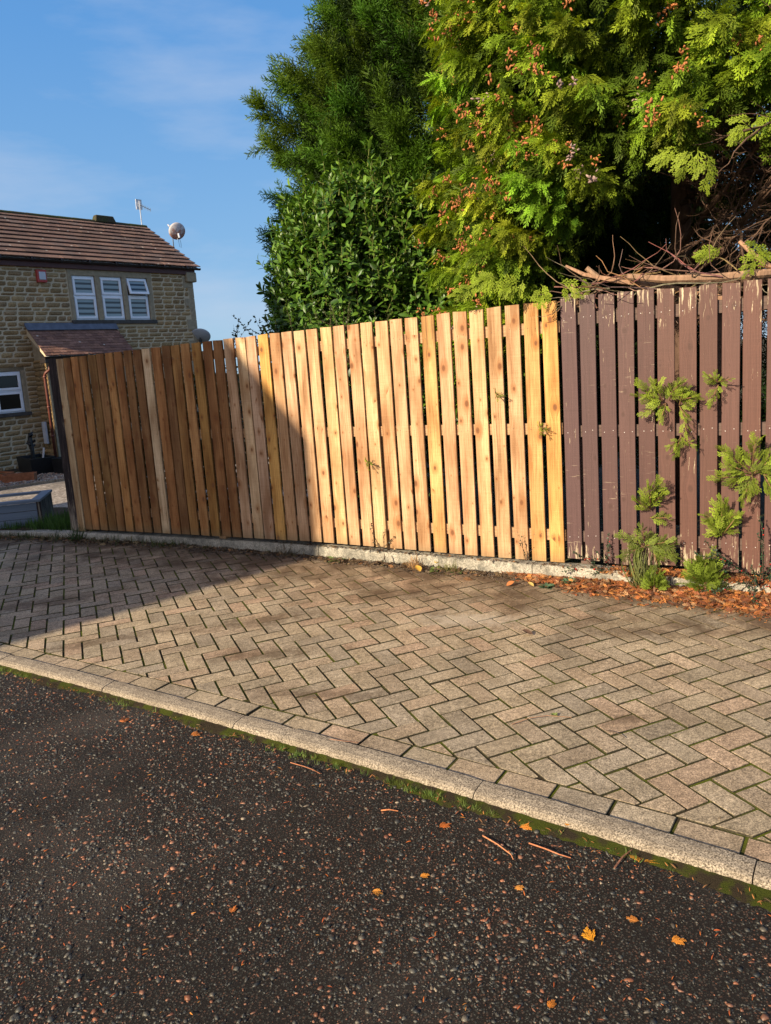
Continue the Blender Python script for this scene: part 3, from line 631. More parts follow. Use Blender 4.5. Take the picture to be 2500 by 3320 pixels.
def fence(name, label, Ss, cols, mat, base_fn, W, rails, s0, s1, railc, posts, seed0, rag=0):
    root = empty(name, (*fpt(s0), 0), FROT, label, 'fence'); r = random.Random(seed0)
    for i, s in enumerate(Ss):
        b = base_fn(s); tz = topz(s) + r.uniform(-.003, .003)
        wd = W(i) if callable(W) else W
        bm_ = board_mesh(tz - b, wd, .019, cols[i], r.uniform(-.006, .006), seed0 + i, rag)
        nails(bm_, [z - b for z in rails], wd, r, (.6, .55, .5) if rag else (.2, .18, .16))
        o = bm_.build('board', mat, root)
        o.location = (s - s0, r.uniform(-.0015, .002), b); o.rotation_euler = (0, r.uniform(-.0022, .0022), 0)
    for z in rails:
        m = MB(); L = s1 - s0
        xs = np.linspace(0, L, 14); V = []; 
        for x in xs:
            jj = r.uniform(-.0015, .0015)
            V += [(x, .0225, z - .038 + jj), (x, .0225, z + .038 + jj), (x, .060, z + .038 + jj), (x, .060, z - .038 + jj)]
        F = [(i * 4 + k, (i + 1) * 4 + k, (i + 1) * 4 + (k + 1) % 4, i * 4 + (k + 1) % 4) for i in range(13) for k in range(4)] + [(0, 1, 2, 3), (55, 54, 53, 52)]
        m.add(V, F, railc); m.build('rail', MAT['railwood'] if not rag else MAT['railold'], root)
    for s in posts:
        m = MB(); m.box(0, .075, .062, .137, -.1, 1.74, railc); o = m.build('post', MAT['railwood'] if not rag else MAT['railold'], root, bevel=.003); o.location = (s - s0, 0, 0)
    return root
def m_railwood(name, k):
    t = NT(name, .8, .2); v = t.coord(); n = t.noise(t.vmath('MULTIPLY', v, (3, 90, 90)), 1, 4, .6); t.color(t.mix(1.0, t.attr(), t.ramp(n, [(.3, .6), (.7, 1.25)]), 'MULTIPLY')); t.bump(n, .4, .003); return t.m
MAT['railwood'] = m_railwood('rail_softwood', 1); MAT['railold'] = m_railwood('old_rail', 1)
def nbase(s):
    return float(np.interp(s, [0, .15, .2, 1.5, 3.0, 3.8, 4.3, 5.0], [.070, .070, .094, .112, .128, .116, .106, .100]))
wn_ = {0: .092, 1: .093, 2: .092, 4: .104, 11: .108, 30: .104}
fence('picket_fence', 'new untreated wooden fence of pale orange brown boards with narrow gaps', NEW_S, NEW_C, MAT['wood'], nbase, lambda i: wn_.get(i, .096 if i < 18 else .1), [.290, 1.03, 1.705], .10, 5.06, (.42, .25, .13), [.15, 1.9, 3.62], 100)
OLD_S = [5.076, 5.196, 5.320, 5.438, 5.558, 5.677, 5.802, 5.919, 6.042, 6.161, 6.281, 6.402, 6.523, 6.645, 6.767]
OC = [(a_ * .72, b_ * .62, c_ * .60) for a_, b_, c_ in [(.135, .085, .082), (.125, .080, .076), (.130, .080, .074), (.145, .088, .078), (.130, .076, .066), (.155, .088, .070), (.160, .088, .068), (.150, .084, .066), (.165, .094, .076), (.170, .092, .070), (.150, .086, .072), (.150, .085, .07), (.15, .085, .07), (.16, .09, .07), (.15, .085, .07)]]
fence('painted_fence', 'old purple brown painted fence with peeling paint and weathered board tops', OLD_S, OC, MAT['painted'], lambda s: .125 + .01 * math.sin(s * 9), .099, [.29, 1.01, 1.745], 5.07, 6.88, (.12, .08, .065), [5.15, 6.0], 300, rag=.005)
# dark end post at the far left
m = MB(); V = []; r = random.Random(3); n = 14
for i in range(n + 1):
    z = 1.72 * i / n
    for x, y in ((-.012, 0), (.05, -.004), (.098, 0), (.10, .05), (.098, .10), (-.012, .10)): V.append((x + r.uniform(-.003, .003), y + r.uniform(-.003, .003), z))
m.add(V, [(i * 6 + k, i * 6 + (k + 1) % 6, (i + 1) * 6 + (k + 1) % 6, (i + 1) * 6 + k) for i in range(n) for k in range(6)] + [(5, 4, 3, 2, 1, 0), tuple(range(n * 6, n * 6 + 6))])
o = m.build('fence_post', MAT['oldpost'], label='dark rotting timber post at the left end of the new fence', cat='post'); o.location = (*fpt(.012, .0), .075); o.rotation_euler = (0, 0, FROT)
m = MB(); m.box(0, .05, 0, .045, 0, 1.60, j=.002); o = m.build('back_batten', MAT['oldpost'], bevel=.002); b_ = o
b_.name = 'fence_batten'; tag(b_, 'slim dark batten standing behind the left end post', 'batten'); b_.location = (*fpt(-.035, .03), .06); b_.rotation_euler = (0, R(-.6), FROT)

# ------------------------------------------------------------------ stone house
HB = (-8.914, 18.09); HROT = math.atan2(.7689, .6393)
house = empty('stone_house', (*HB, -.5), HROT, 'two storey sandstone house with brown tiled roof beyond the left end of the fence', 'house')
HZ = .5                                                     # local z = world z + HZ
STC = [(.50, .345, .17), (.55, .385, .19), (.46, .305, .15), (.56, .40, .21), (.43, .30, .155), (.50, .325, .15), (.48, .33, .18)]
def stone_wall(name, x0, x1, z0, z1, holes, parent, seed, place=lambda s, y, z: (s, y, z), quoin=False):
    m = MB(); r = random.Random(seed); z = z0; hs = [.075, .11, .12, .13, .14, .115]
    def block(a, b, c, d, colr, out=.012, flat=False):
        nx = max(1, int((b - a) / .07)) + 1; nzz = 3; g_ = .0062; V = []
        for k in range(nzz + 1):
            for i in range(nx + 1):
                u = i / nx; v_ = k / nzz; edge = i in (0, nx) or k in (0, nzz)
                yy = 0.004 if edge else -(out + (0 if flat else r.uniform(.001, .012)))
                V.append(place(a + g_ + (b - a - 2 * g_) * u, yy, c + g_ + (d - c - 2 * g_) * v_))
        m.add(V, [(k * (nx + 1) + i, k * (nx + 1) + i + 1, (k + 1) * (nx + 1) + i + 1, (k + 1) * (nx + 1) + i) for k in range(nzz) for i in range(nx)], colr)
    course = 0
    while z < z1 - .03:
        h = min(r.choice(hs), z1 - z)
        if z1 - z - h < .05: h = z1 - z
        spans = [(x0, x1)]
        for (a, b, c, d) in holes:
            if c < z + h * .5 < d:
                ns = []
                for p, q in spans:
                    if b <= p or a >= q: ns.append((p, q)); continue
                    if a > p: ns.append((p, a))
                    if b < q: ns.append((b, q))
                spans = ns
        for p, q in spans:
            x = p
            if quoin and q == x1:
                ql = .34 if (int((z - z0) / .3)) % 2 else .17; q = x1 - ql
            while x < q - .02:
                L = r.uniform(.22, .44)
                if q - x - L < .12: L = q - x
                k = r.uniform(.58, .86); c_ = r.choice(STC); c_ = (c_[0], c_[1] * .97, c_[2] * .95); block(x, x + L, z, z + h, tuple(t_ * k for t_ in c_)); x += L
        z += h; course += 1
    return m.build(name, MAT['stone'], parent)
HOLES = [(1.86, 4.32, 2.99 + HZ, 4.36 + HZ), (-1.1, .47, .84 + HZ, 2.01 + HZ)]
hx0, hx1 = -3.2, 5.71
wall = stone_wall('front_wall', hx0, hx1, 0, 4.40 + HZ, HOLES, house, 5, quoin=True)
m = MB()                                                    # mortar backing with window openings, body of the house, quoins
for (a, b, c, d) in [(hx0, -.35, 0, 4.45 + HZ), (-.35, .37, 0, .86 + HZ), (-.35, .37, 1.90 + HZ, 4.45 + HZ), (.37, 1.95, 0, 4.45 + HZ), (4.2, hx1 - .02, 0, 4.45 + HZ), (1.95, 4.2, 0, 3.04 + HZ), (1.95, 4.2, 4.25 + HZ, 4.45 + HZ)]:
    m.box(a, b, 0, .22, c, d)
m.box(hx0, hx1 - .02, .32, 4.6, 0, 4.45 + HZ)
m.add([(hx1 - .02, .02, 4.45 + HZ), (hx1 - .02, 4.6, 4.45 + HZ), (hx1 - .02, 2.3, 6.0 + HZ), (hx0, .02, 4.45 + HZ), (hx0, 4.6, 4.45 + HZ), (hx0, 2.3, 6.0 + HZ)], [(0, 1, 2), (3, 5, 4), (0, 2, 5, 3), (1, 4, 5, 2)])
m.build('mortar_body', MAT['mortar'], house)
m = MB(); z = 0; k = 0
while z < 4.40 + HZ:
    ql = .34 if k % 2 else .17; m.box(hx1 - ql + .004, hx1, -.012, .3, z + .004, min(z + .3, 4.40 + HZ) - .004, (r.uniform(.9, 1.1),) * 3); z += .3; k += 1
m.build('quoins', MAT['dressed'], house, bevel=.004)
m = MB(); m.box(hx1 - .26, hx1 + .10, -.09, .12, 4.16 + HZ, 4.44 + HZ); m.build('corbel', MAT['dressed'], house, bevel=.03)
m = MB(); m.box(hx0, hx1 + .06, -.075, .02, 4.37 + HZ, 4.53 + HZ); m.build('fascia', MAT['fascia'], house)
def gutter(x0, x1, y, z, parent, rad=.055, name='gutter'):
    m = MB(); n = 7; L = []
    for x in (x0, x1):
        L.append([(x, y + rad * math.cos(math.pi + math.pi * i / n), z + rad * math.sin(math.pi + math.pi * i / n)) for i in range(n + 1)])
    m.add(L[0] + L[1], [(i, i + 1, n + 1 + i + 1, n + 1 + i) for i in range(n)] + [tuple(range(n + 1)), tuple(range(n + 1, 2 * n + 2))[::-1]])
    x = x0 + .4
    while x < x1: m.tube([(x - .02, y, z - .004), (x + .02, y, z - .004)], rad + .006, 8); x += .75
    return m.build(name, MAT['gutter'], parent)
gutter(hx0, 5.92, -.13, 4.545 + HZ, house)
def tiled(name, xa, xb, y0, z0, y1, z1, n, tw, parent, seed, cols, th=.03, left_skew=0):
    m = MB(); r = random.Random(seed); sl = Vector((0, y1 - y0, z1 - z0)); L = sl.length; sl.normalize(); nrm = Vector((0, -sl.z, sl.y)); 
    for k in range(n):
        x = xa + (-tw * .5 if k % 2 else 0)
        while x < xb - .02:
            a, b = max(x, xa), min(x + tw, xb); x += tw
            if b - a < .02: continue
            p0 = Vector((0, y0, z0)) + sl * (L * k / n - .0); p1 = Vector((0, y0, z0)) + sl * (L * (k + 1) / n + .06); l0 = th + r.uniform(-.003, .006); t_ = .004; c = r.choice(cols); f = r.uniform(.8, 1.15); c = tuple(q * f for q in c); g_ = .003
            V = []
            for xx in (a + g_, b - g_): V += [Vector((xx, p0.y, p0.z)) + nrm * (l0 - .022), Vector((xx, p0.y, p0.z)) + nrm * l0, Vector((xx, p1.y, p1.z)) + nrm * t_, Vector((xx, p1.y, p1.z))]
            m.add(V, [(0, 1, 5, 4), (1, 2, 6, 5), (0, 3, 2, 1), (4, 5, 6, 7), (0, 4, 7, 3)], c)
    return m.build(name, MAT['tile'], parent)
TC = [(.165, .098, .072), (.175, .108, .078), (.145, .088, .066), (.19, .112, .08), (.15, .10, .078)]
roof = tiled('roof', hx0, 5.93, -.14, 4.56 + HZ, 2.33, 6.11 + HZ, 11, .33, house, 3, TC, .048)
m = MB(); m.add([(hx0, -.1, 4.55 + HZ), (5.90, -.1, 4.55 + HZ), (5.90, 2.33, 6.09 + HZ), (hx0, 2.33, 6.09 + HZ), (5.90, 4.8, 4.55 + HZ), (hx0, 4.8, 4.55 + HZ)], [(0, 1, 2, 3), (3, 2, 4, 5), (1, 4, 2)]); m.build('roof_underlay', MAT['tile'], house)
m = MB(); x = hx0
while x < 5.9:
    e = min(x + .45, 5.93); n = 6; P = []
    for xx, rr in ((x + .004, .105), (e - .004, .100)): P.append([(xx, 2.33 + rr * math.cos(math.pi * i / n), 6.08 + HZ + rr * .8 * math.sin(math.pi * i / n)) for i in range(n + 1)])
    m.add(P[0] + P[1], [(i, n + 1 + i, n + 2 + i, i + 1) for i in range(n)] + [tuple(range(n + 1)), tuple(range(n + 1, 2 * n + 2))[::-1]]); x += .45
m.build('ridge_tiles', MAT['ridge'], house)
m = MB(); m.hexa([(4.18, 2.2, 6.1 + HZ), (4.86, 2.2, 6.1 + HZ), (4.86, 2.46, 6.1 + HZ), (4.18, 2.46, 6.1 + HZ)], [(4.24, 2.25, 6.30 + HZ), (4.80, 2.25, 6.30 + HZ), (4.80, 2.41, 6.30 + HZ), (4.24, 2.41, 6.30 + HZ)]); m.build('ridge_vent', MAT['ridge'], house, bevel=.02)
# upstairs triple window
def frame_box(m, x0, x1, z0, z1, y0, y1, wd):
    m.box(x0, x1, y0, y1, z1 - wd, z1); m.box(x0, x1, y0, y1, z0, z0 + wd); m.box(x0, x0 + wd, y0, y1, z0 + wd, z1 - wd); m.box(x1 - wd, x1, y0, y1, z0 + wd, z1 - wd)
m = MB(); zb, zt = 3.09 + HZ, 4.215 + HZ
m.box(1.87, 1.975, -.016, .2, zb, zt); m.box(2.615, 2.755, -.016, .2, zb, zt); m.box(3.395, 3.525, -.016, .2, zb, zt); m.box(4.175, 4.31, -.016, .2, zb, zt); m.box(1.87, 4.31, -.019, .2, zt, 4.36 + HZ)
m.build('window_surround', MAT['dressed'], house, bevel=.004)
m = MB(); m.box(1.84, 4.34, -.06, .2, 2.99 + HZ, zb); m.build('window_sill', MAT['sill'], house, bevel=.006)
def casement(x0, x1, z0, z1, zm, parent, tilt=False, pane='blind'):
    m = MB(); frame_box(m, x0, x1, z0, z1, .030, .11, .036); m.box(x0 + .032, x1 - .032, .045, .11, zm - .02, zm + .02)
    f = m.build('window', MAT['upvc'], parent, bevel=.004)
    for (a, b, up) in ((z0 + .034, zm - .022, False), (zm + .022, z1 - .034, True)):
        m = MB(); frame_box(m, 0, x1 - x0 - .05, a - b, 0, -.035, .012, .058); s_ = m.build('sash', MAT['upvc'], f, bevel=.004); s_.location = (x0 + .025, .04, b)
        m = MB(); m.box(.055, x1 - x0 - .105, -.008, .004, a - b + .055, -.055); p = m.build('pane', MAT[pane], s_)
        if up and tilt: s_.rotation_euler = (R(-17), 0, 0)
    return f
for i, (a, b) in enumerate(((1.98, 2.61), (2.76, 3.39), (3.53, 4.17))): casement(a, b, zb + .004, zt - .004, 3.73 + HZ - (.03 if i == 0 else 0), house, i == 2)
m = MB(); m.box(-1.2, .46, .0, .2, 1.89 + HZ, 2.0 + HZ); m.box(.365, .46, -.014, .2, .90 + HZ, 1.888 + HZ); m.build('lower_window_surround', MAT['dressed'], house, bevel=.004)
m = MB(); m.box(-1.2, .48, -.06, .2, .81 + HZ, .897 + HZ); m.build('lower_window_sill', MAT['sill'], house, bevel=.006)
casement(-.30, .36, .90 + HZ, 1.88 + HZ, 1.42 + HZ, house, False, 'glass')
# alarm box, meter cover, air vent
m = MB(); m.box(1.06, 1.30, -.09, 0, 4.0 + HZ, 4.30 + HZ); ab = m.build('alarm_box', MAT['redplastic'], house, bevel=.012)
m = MB(); m.box(1.105, 1.27, -.102, -.088, 4.06 + HZ, 4.25 + HZ); m.build('alarm_face', MAT['greyplastic'], ab, bevel=.01)
m = MB(); m.box(-.04, .22, -.03, 0, .10, .24); av_ = m.build('air_vent', MAT['dressed'], house)
# porch
porch_wall = stone_wall('porch_wall', -.02, .60, 0, 2.12 + HZ, [], house, 9, place=lambda s, y, z: (.71 + y, -s, z))
m = MB(); m.box(.73, 2.9, -.60, -.03, 0, 2.2 + HZ, (1, 1, 1)); m.add([(.73, -.60, 2.2 + HZ), (.73, -.02, 2.2 + HZ), (.73, -.02, 2.86 + HZ), (2.9, -.60, 2.2 + HZ), (2.9, -.02, 2.2 + HZ), (2.9, -.02, 2.86 + HZ)], [(0, 1, 2), (3, 5, 4), (0, 2, 5, 3)]); m.build('porch_body', MAT['dressed'], house)
m = MB(); m.hexa([(.64, -.80, 2.14 + HZ), (.70, -.80, 2.14 + HZ), (.70, 0, 2.72 + HZ), (.64, 0, 2.72 + HZ)], [(.64, -.80, 2.23 + HZ), (.70, -.80, 2.23 + HZ), (.70, 0, 2.93 + HZ), (.64, 0, 2.93 + HZ)]); m.build('barge_board', MAT['mortar'], house)
pr_ = tiled('porch_roof', .62, 3.03, -.84, 2.19 + HZ, .0, 2.93 + HZ, 11, .165, house, 8, [(.24, .125, .085), (.21, .11, .08), (.26, .14, .10), (.19, .10, .075)], .016)
m = MB(); m.add([(.64, -.82, 2.17 + HZ), (3.01, -.82, 2.17 + HZ), (3.01, 0, 2.91 + HZ), (.64, 0, 2.91 + HZ)], [(0, 1, 2, 3)]); m.build('porch_underlay', MAT['tile'], house)
m = MB(); m.hexa([(.60, -.16, 2.83 + HZ), (3.05, -.16, 2.83 + HZ), (3.05, -.01, 2.95 + HZ), (.60, -.01, 2.95 + HZ)], [(.60, -.17, 2.85 + HZ), (3.05, -.17, 2.85 + HZ), (3.05, -.03, 3.03 + HZ), (.60, -.03, 3.03 + HZ)]); m.build('flashing', MAT['lead'], house, bevel=.01)
gutter(.55, 3.05, -.90, 2.17 + HZ, house, .05, 'porch_gutter')
m = MB(); m.box(.58, .70, -.86, -.60, 2.02 + HZ, 2.13 + HZ); m.build('gutter_outlet', MAT['gutter'], house, bevel=.01)
m = MB(); m.tube([(.70, -.80, 1.93 + HZ), (.70, -.78, 1.86 + HZ), (.64, -.70, 1.80 + HZ), (.62, -.66, 1.74 + HZ), (.62, -.655, 1.5 + HZ), (.62, -.655, .05)], .035, 8)
for z in (1.72, 1.0, .3): m.tube([(.62, -.655, z + HZ), (.62, -.655, z + HZ - .04)], .045, 8)
m.build('downpipe', MAT['pipe'], house, smooth=True)
m = MB(); m.box(.60, .655, -.36, -.20, .58, 1.12); m.build('meter_cover', MAT['greyplastic'], house, bevel=.008)
# television aerial and dishes
m = MB(); m.tube([(5.80, 2.33, 6.10 + HZ), (5.80, 2.33, 6.86 + HZ)], .018, 6); aer = m.build('aerial', MAT['metal'], house)
m = MB()
for k in range(4): m.box(5.70 + k * .055, 5.735 + k * .055, 2.36, 2.39, 6.62 + HZ, 6.92 + HZ)
m.box(5.70, 5.90, 2.35, 2.365, 6.90 + HZ, 6.92 + HZ); m.box(5.70, 5.90, 2.35, 2.365, 6.66 + HZ, 6.69 + HZ); m.build('reflector', MAT['metal'], aer)
m = MB(); m.tube([(5.80, 2.30, 6.74 + HZ), (6.02, 2.10, 6.58 + HZ)], .010, 5)
for k in range(7):
    f = k / 6.5 + .05; x, y, z = 5.8 + .22 * f, 2.30 - .20 * f, 6.74 + HZ - .16 * f; m.tube([(x, y, z - .06), (x, y, z + .06)], .005, 4)
m.build('boom', MAT['steel_dark'], aer)
def dish(parent, c, nrm, rad, mat, name, arm=True):
    nrm = Vector(nrm).normalized(); a = nrm.cross(Vector((0, 0, 1))).normalized(); q = nrm.cross(a); c = Vector(c); m = MB(); V = []; F = []; n = 28; K = 6
    for side in (0, 1):
        for k in range(K + 1):
            f = k / K
            for i in range(n):
                t_ = 2 * math.pi * i / n; V.append(c + (a * math.cos(t_) + q * math.sin(t_) * .92) * rad * f + nrm * (-.16 * rad * (1 - f * f) * 1.6 + side * .008))
    for side in (0, 1):
        o_ = side * (K + 1) * n
        for k in range(K):
            for i in range(n): F.append((o_ + k * n + i, o_ + k * n + (i + 1) % n, o_ + (k + 1) * n + (i + 1) % n, o_ + (k + 1) * n + i))
    for i in range(n): F.append((K * n + i, K * n + (i + 1) % n, (2 * K + 1) * n + (i + 1) % n, (2 * K + 1) * n + i))
    m.add(V, F); return m.build(name, mat, parent, smooth=True), c, nrm, a, q
def to_local(wd): wd = Vector(wd); return Vector((wd.x * .6393 + wd.y * .7689, -(wd.x * .7689 - wd.y * .6393), wd.z))
face = to_local((-.62, .66, .30)).normalized()
dsh, c, nm_, a, q = dish(house, (5.95, .80, 5.75 + HZ), face, .27, MAT['rust'], 'satellite_dish')
m = MB(); foot = Vector((5.93, 1.02, 5.15 + HZ)); m.tube([foot, foot + Vector((0, 0, .42)), c - nm_ * .06 - Vector((0, 0, .10))], .016, 6); m.build('dish_pole', MAT['steel_dark'], dsh)
m = MB(); m.tube([c - q * 0 - Vector((0, 0, .24)), c + nm_ * .30 - Vector((0, 0, .10)), c + nm_ * .45 + Vector((0, 0, .06))], .012, 5); m.tube([c + nm_ * .42 + Vector((0, 0, .06)), c + nm_ * .52 + Vector((0, 0, .10))], .028, 8); m.build('feed_arm', MAT['metal'], dsh)
m = MB(); m.tube([c - nm_ * .07 + Vector((0, 0, -.06)), c - nm_ * .10 + Vector((0, 0, -.18))], .035, 7); m.build('bracket', MAT['metal'], dsh)
m = MB(); f0 = c - nm_ * .09 - Vector((0, 0, .14)); m.tube([f0, f0 + Vector((.02, -.03, -.2)), f0 + Vector((0, -.05, -.33)), f0 + Vector((-.03, -.02, -.30)), f0 + Vector((-.04, 0, -.1))], .005, 4); m.build('cable', MAT['black'], dsh)
face = to_local((-.05, .72, .62)).normalized()
dsh2, c, nm_, a, q = dish(house, (5.74, -.06, 2.61 + HZ), face, .30, MAT['dishgrey'], 'satellite_dish')
m = MB(); m.tube([c - nm_ * .08, c - nm_ * .12 - Vector((0, 0, .12)), Vector((5.70, .02, 2.35 + HZ))], .02, 6); m.tube([c - nm_ * .07 - Vector((0, 0, .05)), c - nm_ * .07 - Vector((0, 0, .2))], .035, 6); m.build('bracket', MAT['black'], dsh2)
tag(dsh, 'rusty dish on a thin pole above the roof verge'); tag(dsh2, 'grey dish fixed at the house corner just above the fence')

# ------------------------------------------------------------------ houses behind the camera, out of view, whose shade falls across the left of the driveway
def shade_house(cx, cy, width, depth, eave, rise, lab):
    a = SUN_AZ; L = Vector((-math.sin(a), math.cos(a), 0)); B = Vector((-math.cos(a), -math.sin(a), 0)); c = Vector((cx, cy, 0))
    root = empty('unseen_house', (cx, cy, 0), 0, lab, 'house'); w_ = lambda u, d, z: L * u + B * d + Vector((0, 0, z))
    m = MB(); V = [w_(0, 0, -.6), w_(width, 0, -.6), w_(width, depth, -.6), w_(0, depth, -.6), w_(0, 0, eave), w_(width, 0, eave), w_(width, depth, eave), w_(0, depth, eave), w_(width / 2, 0, eave + rise), w_(width / 2, depth, eave + rise)]
    m.add(V, [(0, 1, 5, 8, 4), (1, 2, 6, 5), (2, 3, 7, 9, 6), (3, 0, 4, 7)], (.8, .75, .7)); m.build('wall', MAT['mortar'], root)
    m = MB(); e = .16
    for s0, s1 in ((-.0, 0), (width, width)):
        k = -1 if s0 == 0 else 1; d_ = (rise / (width / 2)) * .12
        V = [w_(s0 + k * .12, -e, eave - d_), w_(s0 + k * .12, depth + e, eave - d_), w_(width / 2, depth + e, eave + rise), w_(width / 2, -e, eave + rise)]; V += [p + Vector((0, 0, .10)) for p in V]
        m.add(V, [(0, 1, 2, 3), (4, 7, 6, 5), (0, 4, 5, 1), (1, 5, 6, 2), (2, 6, 7, 3), (3, 7, 4, 0)], (.12, .085, .07))
    m.build('roof', MAT['tile'], root)
    for fl in (.9, 3.4):
        for u in (1.2, width - 2.2):
            m = MB(); V = [w_(u, -.03, fl), w_(u + 1.1, -.03, fl), w_(u + 1.1, -.03, fl + 1.2), w_(u, -.03, fl + 1.2)]; V += [p - B * -.05 for p in V]; m.add(V, [(0, 1, 2, 3), (0, 4, 5, 1), (1, 5, 6, 2), (2, 6, 7, 3), (3, 7, 4, 0)]); m.build('window', MAT['upvc'], root)
    return root
ca, sa = math.cos(SUN_AZ), math.sin(SUN_AZ)
DIST = 11.0; ex, ey = -.715, 6.04
shade_house(ex - ca * DIST, ey - sa * DIST, 7.6, 8, .95 + DIST * math.tan(SUN_EL), 4.1, 'house behind the camera whose gable shades the left end of the driveway')
u2 = 10.6; shade_house(ex - ca * DIST - sa * u2, ey - sa * DIST + ca * u2, 12, 8, 5.7, 1.3, 'low long house added out of view to shade the garden of the stone house')  # second house is added only to throw shade on the gravel and porch

# ------------------------------------------------------------------ things in the garden at the left
def gp(x, y, z=GZ): return (x, y, z)
def planter(name, loc, rz, L, W, Ht, mat, label, cat, flare=.04, soil='soil'):
    root = empty(name, loc, rz, label, cat); m = MB(); t = .03
    outer0 = [(0, 0), (L, 0), (L, W), (0, W)]; f = flare
    for (a, b) in (((0, 0), (L, 0)), ((L, 0), (L, W)), ((L, W), (0, W)), ((0, W), (0, 0))):
        cxx, cyy = L / 2, W / 2
        def ex_(p, k): return (cxx + (p[0] - cxx) * (1 + k), cyy + (p[1] - cyy) * (1 + k))
        a0, b0 = a, b; a1, b1 = ex_(a, f), ex_(b, f); ai0, bi0 = ex_(a, -.08), ex_(b, -.08); ai1, bi1 = ex_(a1, -.08), ex_(b1, -.08)
        m.hexa([(*a0, 0), (*b0, 0), (*bi0, 0), (*ai0, 0)], [(*a1, Ht), (*b1, Ht), (*bi1, Ht), (*ai1, Ht)])
    m.build('body', mat, root, bevel=.006)
    m = MB(); m.box(.04, L - .04, .04, W - .04, Ht * .3, Ht * .82); m.build('compost', MAT[soil], root); return root
planter('plant_trough', (-8.45, 17.15, GZ - .05), R(-50) + math.pi / 2 * 0 + R(0), 1.05, .5, .42, MAT['black'], 'large black plastic trough against the house wall by the downpipe', 'planter', .08)
planter('plant_pot', (-7.35, 16.45, GZ - .05), R(-38), .42, .42, .40, MAT['black'], 'square black pot beside the weathered end post of the fence', 'planter', .08)
planter('plant_trough', (-8.75, 16.05, GZ), R(-30), .75, .28, .17, MAT['terracotta'], 'terracotta trough furthest left on the gravel bed', 'planter', .03)
planter('plant_trough', (-7.95, 15.35, GZ), R(12), .62, .26, .16, MAT['terracotta'], 'terracotta trough in front of the black trough on the gravel bed', 'planter', .03)
m = MB(); r = random.Random(4)
m.tube([(0, 0, 0), (.01, 0, .2), (-.02, .01, .42), (0, .02, .62)], [.05, .045, .06, .035], 7)
for k in range(9): an = r.uniform(0, 6.28); z = r.uniform(.25, .6); m.tube([(0, 0, z), (math.cos(an) * .1, math.sin(an) * .1, z + .05)], [.03, .02], 5)
o = m.build('plant_stump', MAT['black'], label='dark woody stump standing in the large black trough', cat='shrub'); o.location = (-8.05, 17.05, GZ + .28)
o = MB().box(0, .09, 0, .012, 0, .62).build('cane', MAT['greyplastic'], label='pale strip leaning on the black trough', cat='strip'); o.location = (-7.72, 16.62, GZ - .02); o.rotation_euler = (R(-8), R(10), R(-50))
# gravel bed of pebbles and its kerb
N = 5200; u = rnd(N, -1.6, 1.6); t_ = rnd(N, 0, 1)
E0, E1 = np.array([-8.6, 13.35]), np.array([-5.9, 15.45]); W0, W1 = np.array([-10.3, 16.4]), np.array([-6.9, 17.6])
f = rnd(N, 0, 1)[:, None]; g_ = rnd(N, 0, 1)[:, None]; P2 = (E0 * (1 - f) + E1 * f) * (1 - g_) + (W0 * (1 - f) + W1 * f) * g_
pal = np.array([(.34, .25, .17), (.22, .14, .09), (.46, .40, .32), (.13, .10, .085), (.30, .17, .11)]); ci = rng.integers(0, 5, N); szp = rnd(N, .014, .036)
stones('pebble_bed', np.column_stack([P2, np.full(N, GZ + .01)]), szp, pal[ci] * rnd(N, .7, 1.2)[:, None], MAT['chip'], .6, 4, label='brown and cream pebbles covering the bed in front of the stone house', cat='pebbles', kind='stuff')
m = MB(); p = np.array([-9.5, 12.7]); q = np.array([-5.2, 16.0]); dd = (q - p) / np.linalg.norm(q - p); nn = np.array([-dd[1], dd[0]]); k = 0.0
while k < 5.2:
    a = p + dd * (k + .008); b = p + dd * (k + .892); pts = [a, b, b + nn * .06, a + nn * .06]; m.prism([tuple(x) for x in pts], GZ - .05, GZ + .07); k += .9
m.build('garden_edging', MAT['kerb'], kind='structure')
# raised grey planter by the kerb
pl = empty('garden_planter', (-3.80, 7.98, .045), math.atan2(-.10, -.42), 'raised planter of grey painted boards in the shade beside the kerb', 'planter')
m = MB(); r = random.Random(8)
for k in range(3): 
    e = .0 if k < 2 else .0; m.box(0.0, 1.25, -.022 - .0, 0, .005 + k * .083, .083 + k * .083)
m.build('front_boards', MAT['greyboard'], pl, bevel=.003)
m = MB(); m.box(-.045, -.002, -.03, .60, 0, .262); m.build('end_board', MAT['oldpost'], pl, bevel=.004)
m = MB(); m.box(-.05, 1.25, -.05, .035, .262, .29); m.box(-.05, .05, .035, .58, .262, .29); m.box(-.05, 1.25, .58, .65, .262, .29); m.build('rim', MAT['greyboard'], pl, bevel=.003)
m = MB(); m.box(0, 1.25, 0, .6, .05, .2); m.build('sandy_fill', MAT['gravel'], pl)
pl.scale = (1, -1, 1)

